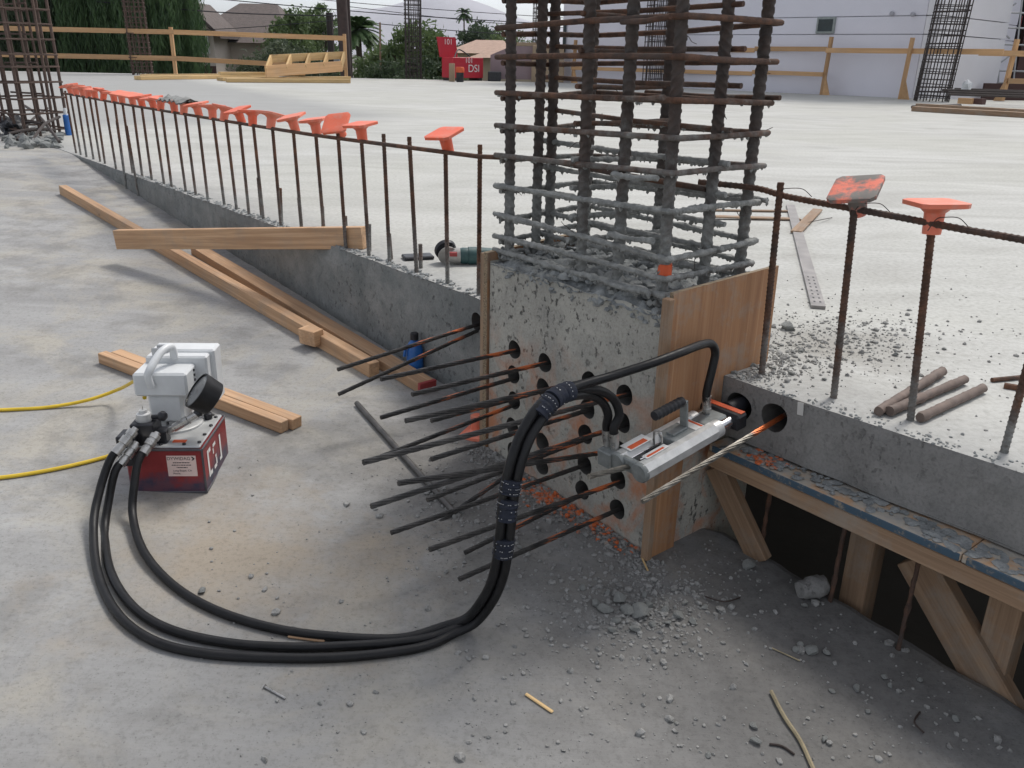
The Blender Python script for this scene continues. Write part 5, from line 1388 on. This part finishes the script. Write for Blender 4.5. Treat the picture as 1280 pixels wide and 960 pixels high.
# ================================================================== RED JOB BOX
p0, p1 = at(566, 101), at(604, 101); wB = (p1 - p0).length
jb = root('job_box', 'red steel job box with open lid and painted white lettering', 'job box', p0)
X = (p1 - p0).normalized(); Yv = Vector((-X.y, X.x, 0)); hB_ = vz(p0, 71.5)
def jbx(x0, x1, y0, y1, z0, z1, b=.01): return MB().box(p0 + X * (x0 + x1) / 2 + Yv * (y0 + y1) / 2 + UP * (z0 + z1) / 2, (X * (x1 - x0) / 2, Yv * (y1 - y0) / 2, UP * (z1 - z0) / 2), b)
part('box_body', jbx(0, wB, 0, .6, .08, hB_), 'job_box_red', jb)
for xx in (.08, wB - .08): part('skid', jbx(xx - .06, xx + .06, .02, .58, 0, .08), 'dark_rust', jb)
zt = vz(p0 + Yv * .6, 46)
mb = MB().prism([p0 + Yv * .60 + UP * hB_ - X * .05, p0 + Yv * .60 + UP * hB_ + X * (wB * .52), p0 + Yv * .68 + UP * zt + X * (wB * .52 - .02), p0 + Yv * .68 + UP * zt - X * .1], Yv * .05)
ld = part('lid', mb, 'job_box_red', jb)
part('lid_stay', MB().tube(spline([p0 + X * .2 + Yv * .2 + UP * hB_, p0 + X * .5 + Yv * .4 + UP * (hB_ + .22), p0 + X * .85 + Yv * .3 + UP * (hB_ + .02)], 6), .02, 6), 'black_metal', jb, True)
def jt(txt, size, x_, z_, y_): 
    c_ = p0 + X * x_ + Yv * y_ + UP * z_
    return text_mb(txt, size, Matrix(((X.x, 0, -Yv.x, c_.x), (X.y, 0, -Yv.y, c_.y), (0, 1, 0, c_.z), (0, 0, 0, 1))))
part('lettering', jt('DSI', .30, wB * .68, hB_ * .52, -.012), 'paint_white', jb)
part('lettering', jt('101', .2, wB * .52, hB_ * .86, -.012), 'paint_white', jb)
part('lettering', jt('101', .22, wB * .24, zt - .14, .645), 'paint_white', ld)
p = at(575, 102.5); wc = root('water_cooler', 'black water cooler with red lid beside the job box', 'cooler', p)
part('cooler_body', MB().lathe(p, (0, 0, 1), [(0, .10), (.02, .11), (.26, .11)], 16), 'black_metal', wc, True); part('cooler_lid', MB().lathe(p + UP * .26, (0, 0, 1), [(0, .125), (.12, .125), (.15, .1)], 16), 'label_orange', wc, True)
p = at(565, 102); plank('timber_block', p + UP * .0, p + UP * .5, .16, .16, 'cardboard', 'brown post end standing beside the water cooler', 'lumber', upv=Vector((1, 0, 0)))
p = at(618, 101.5); cr = root('plastic_crate', 'low dark plastic crate beyond the job box', 'crate', p)
part('crate_shell', MB().box(p + UP * .14, ((.2, 0, 0), (0, .15, 0), (0, 0, .14)), .02), 'black_metal', cr)
for k in range(3): part('crate_rib', MB().box(p + Vector((-.13 + k * .13, -.155, .14)), ((.02, 0, 0), (0, .01, 0), (0, 0, .12))), 'black_metal', cr)
# wrapped pallets
p = bgp(643, 102, 28.2); p.z = 0; pq = p
pw = root('wrapped_pallet', 'pallet of goods under mauve wrapping near the lavender wall', 'pallet', pq)
mb = MB().prism([pq + Vector((-.75, 0, .06)), pq + Vector((.75, 0, .06)), pq + Vector((.75, 0, 1.02)), pq + Vector((-.1, 0, 1.02)), pq + Vector((-.75, 0, .75))], (0, .8, 0)); part('wrapped_load', mb, 'mauve_wrap', pw)
for k in (-.6, 0, .6): part('pallet_runner', MB().box(pq + Vector((k, .4, .03)), ((.06, 0, 0), (0, .38, 0), (0, 0, .03))), 'old_lumber', pw)
part('top_board', MB().box(pq + Vector((.33, .4, 1.08)), ((.43, 0, 0), (0, .38, 0), (0, 0, .05))), 'cardboard', pw)
p = bgp(664, 102, 28.0); p.z = 0
pc = root('carton_stack', 'stack of brown cartons with papers beside the mauve pallet', 'cartons', p + Vector((.25, 0, 0)))
pa = part('carton', MB().box(p + Vector((.5, .3, .32)), ((.5, 0, 0), (0, .3, 0), (0, 0, .32)), .02), 'cardboard', pc)
part('carton', MB().box(p + Vector((.5, .3, .85)), ((.48, 0, 0), (0, .3, 0), (0, 0, .2)), .02), 'cardboard', pc)
part('paper_sheet', MB().box(p + Vector((.3, -.005, .4)), ((.12, 0, 0), (0, .003, 0), (0, 0, .16))), 'paper', pa)
part('paper_sheet', MB().box(p + Vector((.62, -.005, .45)), ((.1, 0, 0), (0, .003, 0), (0, 0, .13))), 'paper', pa)

# ================================================================== LAVENDER BUILDING
W0 = Vector((1.35, 28.75, 0)); W1 = Vector((9.06, 20.85, 0)); wd = (W1 - W0).normalized(); wn = Vector((-wd.y, wd.x, 0)); wn = wn if wn.y > 0 else -wn
LW = (W1 - W0).length
bd = root('stucco_building', 'lavender stucco building with joint lines and small green window', 'building', W0 + Vector((0, 0, -3.6)))
Pm = W0.lerp(W1, .82)
zj = [vz(Pm, 43), vz(Pm, 21)]
levels = [-3.6, zj[0] - .01, zj[1] - .01, 7.5]
# window openings as (u0,u1,z0,z1)
def uz(x, y): 
    q = onplane(x, y, W0, wn); return (q - W0).dot(wd), q.z
wins = []
u0, z1_ = uz(1023, 21.5); u1, z0_ = uz(1043, 42); wins.append((u0, u1, z0_, z1_))
u0, z1_ = uz(698.5, 28); u1, z0_ = uz(706, 67); wins.append((max(u0, .12), u1, z0_, z1_))
for li in range(3):
    a_, b_ = levels[li] + (.02 if li else 0), levels[li + 1]
    part('wall_panel', MB().box(W0 + wd * LW / 2 + wn * 3.0 + UP * (a_ + b_) / 2, (wd * LW / 2, wn * 3.0, UP * (b_ - a_) / 2)), 'stucco', bd)
part('joint', MB().box(W0 + wd * LW / 2 + wn * 3.02 + UP * 1.9, (wd * (LW / 2 - .03), wn * 2.98, UP * 5.4)), 'joint_grey', bd)
for (u0, u1, z0, z1) in wins:
    c_ = W0 + wd * (u0 + u1) / 2 + UP * (z0 + z1) / 2
    fr_ = part('window', MB().box(c_ - wn * .02, (wd * (u1 - u0) / 2, wn * .035, UP * (z1 - z0) / 2), .01), 'window_trim', bd)
    part('pane', MB().box(c_ - wn * .05, (wd * ((u1 - u0) / 2 - .05), wn * .012, UP * ((z1 - z0) / 2 - .05))), 'window_dark', fr_)
for (x, y) in ((1116, 17), (1142, 18)):
    u, z = uz(x, y); c_ = W0 + wd * u + UP * z; part('wall_vent', MB().lathe(c_ - wn * .03, -wn, [(0, .05), (.04, .05), (.06, .03)], 12), 'joint_grey', bd)
# receding pale return wall
w2 = root('return_wall', 'pale wall receding behind the leaning rebar cage', 'wall', W1 + Vector((0, 0, -3.6)))
for li in range(3):
    a_, b_ = levels[li] + (.02 if li else 0), levels[li + 1]
    part('wall_panel', MB().box(W1 + wd * .16 + wn * 2.2 + UP * (a_ + b_) / 2, (wd * .15, wn * 2.2, UP * (b_ - a_) / 2)), 'stucco_pale', w2)
# building under construction behind the scaffold
Y0 = 25.6
bl_ = root('unfinished_building', 'dark unfinished building with grey panels behind the scaffold', 'building', Vector((14, Y0, -3.6)))
def bw(x0, x1, y0, y1, Y, th, mat, name):
    a = bgp(x0, y1, Y); b = bgp(x1, y0, Y); part(name, MB().abox(a.x, b.x, Y, Y + th, a.z, b.z), mat, bl_)
a = bgp(1190, 130, Y0 + .4); part('back_wall', MB().abox(a.x, a.x + 12, Y0 + .5, Y0 + 6, -3.6, 7.5), 'dark_panel', bl_)
bw(1205, 1250, -30, 126, Y0 + .3, .18, 'panel_grey', 'wall_panel')
bw(1216, 1231, 30, 78, Y0 + .27, .05, 'dark_panel', 'opening')
bw(1228, 1240, -30, 126, Y0 + .1, .15, 'stucco_pale', 'pilaster')
bw(1262, 1330, -30, 128, Y0 + .2, .2, 'brown_panel', 'wall_panel')
bw(1270, 1278, 20, 60, Y0 + .15, .06, 'red_label', 'door_panel')
bw(1240, 1262, 58, 66, Y0 + .2, .2, 'panel_grey', 'floor_edge')
scf = root('scaffold', 'galvanised tube scaffold in front of the unfinished building', 'scaffold', bgp(1250, 128, 23.6))
def stube(x0, y0, x1, y1, Y=23.8, r=.022, name='scaffold_tube'):
    part(name, MB().tube([bgp(x0, y0, Y), bgp(x1, y1, Y)], r, 6), 'galvanised', scf, True)
for x, dx in ((1210, 8), (1247, 6), (1264, 18)): stube(x, 128, x + dx, -40, name='standard')
for y in (14, 33, 54, 87, 102): stube(1208, y, 1330, y + 4, name='ledger')
for (x0, y0, x1, y1) in ((1215, 42, 1270, 4), (1220, 100, 1262, 70), (1225, 88, 1250, 118), (1240, 28, 1262, 48)): stube(x0, y0, x1, y1, name='brace')
a = bgp(1228, 121, 22.6); b = bgp(1330, 106, 22.6); single('hoarding_board', MB().abox(a.x, b.x, 22.6, 22.68, -.3, b.z), 'brown_panel', 'dark brown hoarding board at the foot of the scaffold', 'board')

# ================================================================== HOUSES
def house(name, label, xl, xr, yeave, ypk, Y, depth, wallm, roofm, ridge_x=None, gable=False):
    a = bgp(xl, yeave, Y); b = bgp(xr, yeave, Y); pk = bgp((xl + xr) / 2, ypk, Y + (0 if gable else depth / 2)); 
    r_ = root(name, label, 'house', Vector(((a.x + b.x) / 2, Y, -3.6)))
    part('wall', MB().abox(a.x, b.x, Y, Y + depth, -3.6, a.z), wallm, r_)
    e = .5
    if gable:
        c_ = bgp(ridge_x or (xl + xr) / 2, ypk, Y)
        part('gable', MB().prism([Vector((a.x, Y - .001, a.z)), Vector((b.x, Y - .001, a.z)), Vector((c_.x, Y - .001, c_.z - .1))], (0, .2, 0)), wallm, r_)
        mb = MB()
        for q in (a, b):
            s_ = -1 if q is a else 1
            mb.prism([Vector((q.x + s_ * e, Y - e, a.z - .25)), Vector((c_.x, Y - e, c_.z)), Vector((c_.x, Y + depth, c_.z)), Vector((q.x + s_ * e, Y + depth, a.z - .25))], (0, 0, .15))
        rf = part('roof', mb, roofm, r_)
    else:
        mb = MB(); hx = (b.x - a.x) * .28
        V = [Vector((a.x - e, Y - e, a.z)), Vector((b.x + e, Y - e, a.z)), Vector((b.x + e, Y + depth + e, a.z)), Vector((a.x - e, Y + depth + e, a.z)), Vector((a.x + hx, Y + depth / 2, pk.z)), Vector((b.x - hx, Y + depth / 2, pk.z))]
        mb.add(V, [(0, 1, 5, 4), (1, 2, 5), (2, 3, 4, 5), (3, 0, 4), (0, 3, 2, 1)]); rf = part('roof', mb, roofm, r_)
    return r_, a, b, rf
h, a, b, rf = house('house', 'brown roofed beige house beside the willow', 238, 352, 52, 4, 46, 9, 'siding', 'shingle')
bp = bgp(249, 65, 46); 
win = part('window', MB().box(Vector((bp.x, 45.96, bp.z)), ((.75, 0, 0), (0, .06, 0), (0, 0, .8))), 'white_trim', h)
for k in (-.35, .35): part('pane', MB().box(Vector((bp.x + k, 45.9, bp.z)), ((.28, 0, 0), (0, .02, 0), (0, 0, .66))), 'window_dark', win)
# gabled front bay of that house
h2, a2, b2, rf2 = house('house_bay', 'gabled front bay of the brown roofed house', 214, 266, 40, 6, 43.5, 3, 'siding', 'shingle', 236, True)
bp = bgp(247, 53, 43.5); win = part('window', MB().box(Vector((bp.x, 43.46, bp.z)), ((.55, 0, 0), (0, .06, 0), (0, 0, .5))), 'white_trim', h2); part('pane', MB().box(Vector((bp.x, 43.4, bp.z)), ((.42, 0, 0), (0, .02, 0), (0, 0, .38))), 'window_dark', win)
part('wall_band', MB().abox(a2.x, b2.x, 43.44, 43.5, bgp(240, 86, 43.5).z - 3, bgp(240, 82, 43.5).z), 'brown_panel', h2)
for c_ in list(h2.children): c_.parent = h; c_.location = h2.location - h.location
bpy.data.objects.remove(h2)
house('house', 'grey roofed house half hidden by the bushy trees', 318, 372, 42, 18, 60, 9, 'cream_wall', 'shingle_grey')
h3, a3, b3, _ = house('house', 'white walled shed behind the timber rail', 372, 402, 64, 61, 50, 5, 'white_trim', 'shingle_grey')
house('house', 'cream house with clay tile roof behind the job box', 566, 650, 66, 50, 52, 11, 'cream_wall', 'clay_tile')
house('house', 'low clay roofed house behind the wrapped pallet', 600, 690, 72, 58, 40, 7, 'cream_wall', 'clay_tile')

# ================================================================== TREES
def leaf_add(V, Fc, p, size, droop=0.0):
    a = Vector((random.gauss(0, 1), random.gauss(0, 1), random.gauss(0, .7))).normalized()
    b = a.orthogonal().normalized(); b = (b * math.cos(random.uniform(0, 6.28)) + a.cross(b) * math.sin(random.uniform(0, 6.28))).normalized()
    if droop: b = (b * (1 - droop) - UP * droop).normalized(); a = a - b * a.dot(b); a = a.normalized() if a.length > .1 else b.orthogonal().normalized()
    c = b.cross(a).normalized(); L_ = size * random.uniform(.7, 1.4); W_ = size * random.uniform(.25, .45) * (.5 if droop else 1)
    o = len(V); V += [p - b * L_ * .5, p + c * W_ * .5 + a * L_ * .06, p + b * L_ * .5, p - c * W_ * .5 + a * L_ * .06]; Fc.append((o, o + 1, o + 2, o + 3))
def tree(label, base, H_, rad, nclump, per, size, mat, trunk_r=.15, shape=(1, 1, 1), low_=.3, seed=0, cat='tree', name='tree'):
    random.seed(seed); base = Vector(base)
    r_ = root(name, label, cat, base)
    top = base + UP * H_; V, Fc = [], []
    tb_ = MB(); cz_ = base.z + H_ * (low_ + (1 - low_) / 2); hh = H_ * (1 - low_) / 2
    tb_.tube(spline([base, base + Vector((random.uniform(-.2, .2), 0, H_ * .35)), base + Vector((random.uniform(-.4, .4), random.uniform(-.3, .3), H_ * .8))], 5), [trunk_r * (1 - .07 * i) for i in range(11)], 8)
    for i in range(nclump):
        d = Vector((random.gauss(0, 1), random.gauss(0, 1), random.gauss(0, 1))).normalized() * random.uniform(.35, 1) ** .6
        c_ = Vector((base.x + d.x * rad * shape[0], base.y + d.y * rad * shape[1], cz_ + d.z * hh))
        if i % 6 == 0:
            st0 = base + UP * H_ * random.uniform(.25, .6); tb_.tube(spline([st0, st0.lerp(c_, .5) + UP * .15, c_], 3), [trunk_r * .4, trunk_r * .34, trunk_r * .28, trunk_r * .22, trunk_r * .17, trunk_r * .12, trunk_r * .08], 5)
        cr_ = rad * random.uniform(.16, .34)
        for k in range(per):
            e = Vector((random.gauss(0, 1), random.gauss(0, 1), random.gauss(0, .8))) * cr_ * .5
            leaf_add(V, Fc, c_ + e, size)
    part('trunk', tb_, 'bark', r_, True)
    mb = MB(); mb.v = V; mb.f = Fc; part('crown', mb, mat, r_)
    return r_
def willow(label, base, H_, rad, nst, mat, seed):
    random.seed(seed); base = Vector(base); r_ = root('willow_tree', label, 'tree', base); V, Fc = [], []; tb_ = MB()
    tb_.tube(spline([base, base + Vector((.2, 0, H_ * .3)), base + Vector((-.1, .1, H_ * .75))], 5), [.35 - .02 * i for i in range(11)], 8)
    for i in range(nst):
        a = random.uniform(0, 6.28); rr = rad * math.sqrt(random.uniform(.02, 1)); topz = base.z + H_ * (.98 - .28 * (rr / rad) ** 2) - random.uniform(0, H_ * .45)
        p = Vector((base.x + math.cos(a) * rr, base.y + math.sin(a) * rr, topz))
        ln = random.uniform(.9, 3.2); k = int(ln / .085); dx = random.uniform(-.1, .1); dy = random.uniform(-.1, .1)
        if i % 40 == 0: tb_.tube(spline([base + UP * H_ * .4, base.lerp(p, .5) + UP * H_ * .25, p], 4), [.1, .09, .08, .07, .06, .05, .04, .03, .02], 5)
        for j in range(k):
            if p.z - j * .085 < -3.4: break
            leaf_add(V, Fc, p + Vector((dx * j * .1 + random.gauss(0, .05), dy * j * .1 + random.gauss(0, .05), -j * .085)), .27, .72)
    part('trunk', tb_, 'bark', r_, True); mb = MB(); mb.v = V; mb.f = Fc; part('crown', mb, mat, r_)
G = lambda x, Y: Vector((bgp(x, 80, Y).x, Y, -3.6))
willow('weeping willow with long hanging foliage behind the guard rail post', G(192, 34), 10.5, 1.95, 1400, 'leaf_willow', 11)
willow('dark weeping willow behind the dense brown cage', G(110, 35.5), 11.5, 3.0, 1900, 'leaf_willow', 12)
willow('deep green willow at the far end of the guard rail', G(10, 34), 11, 2.8, 1500, 'leaf_dark', 13)
tree('grey-green bushy tree in front of the beige house', G(350, 36), 4.5, 1.55, 130, 75, .22, 'leaf_grey', .12, (1.1, 1, 1), .3, 21)
tree('tall loose grey-green tree behind the timber rail', G(368, 44), 6.1, 1.5, 120, 75, .23, 'leaf_green', .14, (.8, 1, 1), .3, 22)
tree('tall upright tree with airy top beside the dark pole', G(400, 47), 6.7, 1.3, 100, 70, .23, 'leaf_green', .14, (.9, 1, 1), .25, 23)
tree('round dark shrub beside the white shed', G(405, 38), 4.2, .95, 60, 80, .19, 'leaf_dark', .08, (1, 1, 1), .1, 24, 'shrub', 'shrub')
tree('broad bushy tree behind the slim dark cage', G(528, 33), 5.3, 1.45, 160, 85, .22, 'leaf_green', .14, (1.15, 1, 1), .2, 25)
tree('bushy tree between the brown pole and the slim dark cage', G(482, 33.5), 4.5, 1.45, 140, 85, .22, 'leaf_green', .12, (1, 1, 1), .15, 26)
tree('dark shrub at the foot of the bushy trees', G(505, 31), 4.4, 1.25, 90, 85, .2, 'leaf_dark', .08, (1.2, 1, 1), .3, 27, 'shrub', 'shrub')
tree('dark round tree beyond the clay tile roof', G(602, 75), 6.7, 2.2, 100, 75, .38, 'leaf_dark', .2, (1.1, 1, 1), .3, 28)
tree('pale green tree beyond the wrapped pallets', G(636, 62), 6.1, 1.9, 75, 55, .24, 'leaf_green', .18, (1.2, 1, 1), .3, 29)
tree('yellowish tree top between the two house roofs', G(308, 70), 6.6, 1.5, 50, 50, .22, 'leaf_palm', .15, (1.1, 1, 1), .4, 30)
# palm
def palm(label, base, H_, fr_len, nf, seed, size=.05):
    random.seed(seed); base = Vector(base); r_ = root('palm_tree', label, 'tree', base)
    part('trunk', MB().tube([base, base + Vector((.05, 0, H_ * .5)), base + UP * H_], [.16, .13, .11], 8), 'bark', r_, True)
    mb = MB(); c_ = base + UP * H_
    for i in range(nf):
        a = random.uniform(0, 6.28); el = random.uniform(-.5, 1.2); d = Vector((math.cos(a) * math.cos(el), math.sin(a) * math.cos(el), math.sin(el)))
        k = 9; pts = [c_ + d * fr_len * j / k - UP * fr_len * .45 * (j / k) ** 2 for j in range(k + 1)]
        for j in range(1, k):
            t_ = (pts[j + 1] - pts[j]).normalized(); sdv = t_.cross(UP).normalized()
            for s_ in (-1, 1):
                for q in (0, .5):
                    b0 = pts[j].lerp(pts[j + 1], q); e = b0 + sdv * s_ * fr_len * .3 * (1 - j / k * .7) + t_ * fr_len * .15 - UP * fr_len * .06
                    mb.add([b0, b0 + t_ * size, e], [(0, 1, 2)])
    part('crown', mb, 'leaf_palm', r_); return r_
palm('fan palm with drooping fronds beside the brown pole', G(449, 36), 5.15, 1.0, 90, 31, .13)
palm('tall thin palm far beyond the job box', G(580, 150), 10.6, 1.5, 36, 32, .3)

# ================================================================== POLES AND WIRES
p = G(434, 30.5); single('utility_pole', MB().tube([p, Vector((p.x - .1, p.y, 3)), Vector((p.x - .12, p.y, 6))], [.2, .17, .16], 12), 'pole_brown', 'thick brown pole rising past the end of the timber rail', 'pole', smooth=True)
p = G(437.5, 31.2); single('conduit_pole', MB().tube([p, Vector((p.x + .05, p.y, 6))], .06, 8), 'pole_brown', 'thin dark conduit pole right beside the thick brown pole', 'pole', smooth=True)
p = G(415, 40); pl = root('utility_pole', 'short dark pole with small grey box behind the timber rail', 'pole', p)
part('pole_shaft', MB().tube([p, Vector((p.x, p.y, bgp(415, 16, 40).z))], .15, 8), 'dark_rust', pl, True)
q = bgp(421, 77, 39.8); part('meter_box', MB().box(q, ((.12, 0, 0), (0, .08, 0), (0, 0, .28)), .01), 'galvanised', pl)
p = G(472, 32); single('thin_pole', MB().tube([p, Vector((bgp(475, 28, 32).x, 32, bgp(475, 28, 32).z))], .035, 6), 'old_lumber', 'thin leaning wooden stake before the bushy trees', 'pole', smooth=True)
for i, (x0, y0, x1, y1, Y, r) in enumerate([(200, -8, 760, 34, 38, .018), (200, -20, 760, 26, 42, .014), (120, 2, 434, 20, 34, .02), (434, 26, 760, 47, 38, .016), (120, 40, 434, 24, 36, .014), (434, 8, 760, 38, 40, .013)]):
    a, b = bgp(x0, y0, Y - 1.5), bgp(x1, y1, Y + 1.5); mid = a.lerp(b, .5) - UP * .12
    single('power_line', MB().tube(spline([a, mid, b], 10), r, 5), 'dark_panel', ['uppermost power line crossing the sky over the red job box', 'high thin power line over the mountain', 'thick power line running from the willow to the brown pole', 'power line from the brown pole past the bushy trees', 'lowest power line before the brown roofed house', 'faint power line over the bushy trees'][i], 'cable', smooth=True)

# ================================================================== HAZE
mb = MB().abox(-2450, 2450, -40, 3120, -4.8, 235)
hz = link('haze', mb.mesh('haze', None)); hz['kind'] = 'stuff'
hm = bpy.data.materials.new('haze_air'); hm.use_nodes = True; n_ = hm.node_tree; n_.nodes.clear()
pv = n_.nodes.new('ShaderNodeVolumePrincipled'); pv.inputs['Color'].default_value = (.82, .89, 1.0, 1); pv.inputs['Density'].default_value = .00010; pv.inputs['Anisotropy'].default_value = .3
om = n_.nodes.new('ShaderNodeOutputMaterial'); n_.links.new(pv.outputs[0], om.inputs['Volume']); hz.data.materials.append(hm)
tag(hz, 'pale summer haze in the air', 'haze')
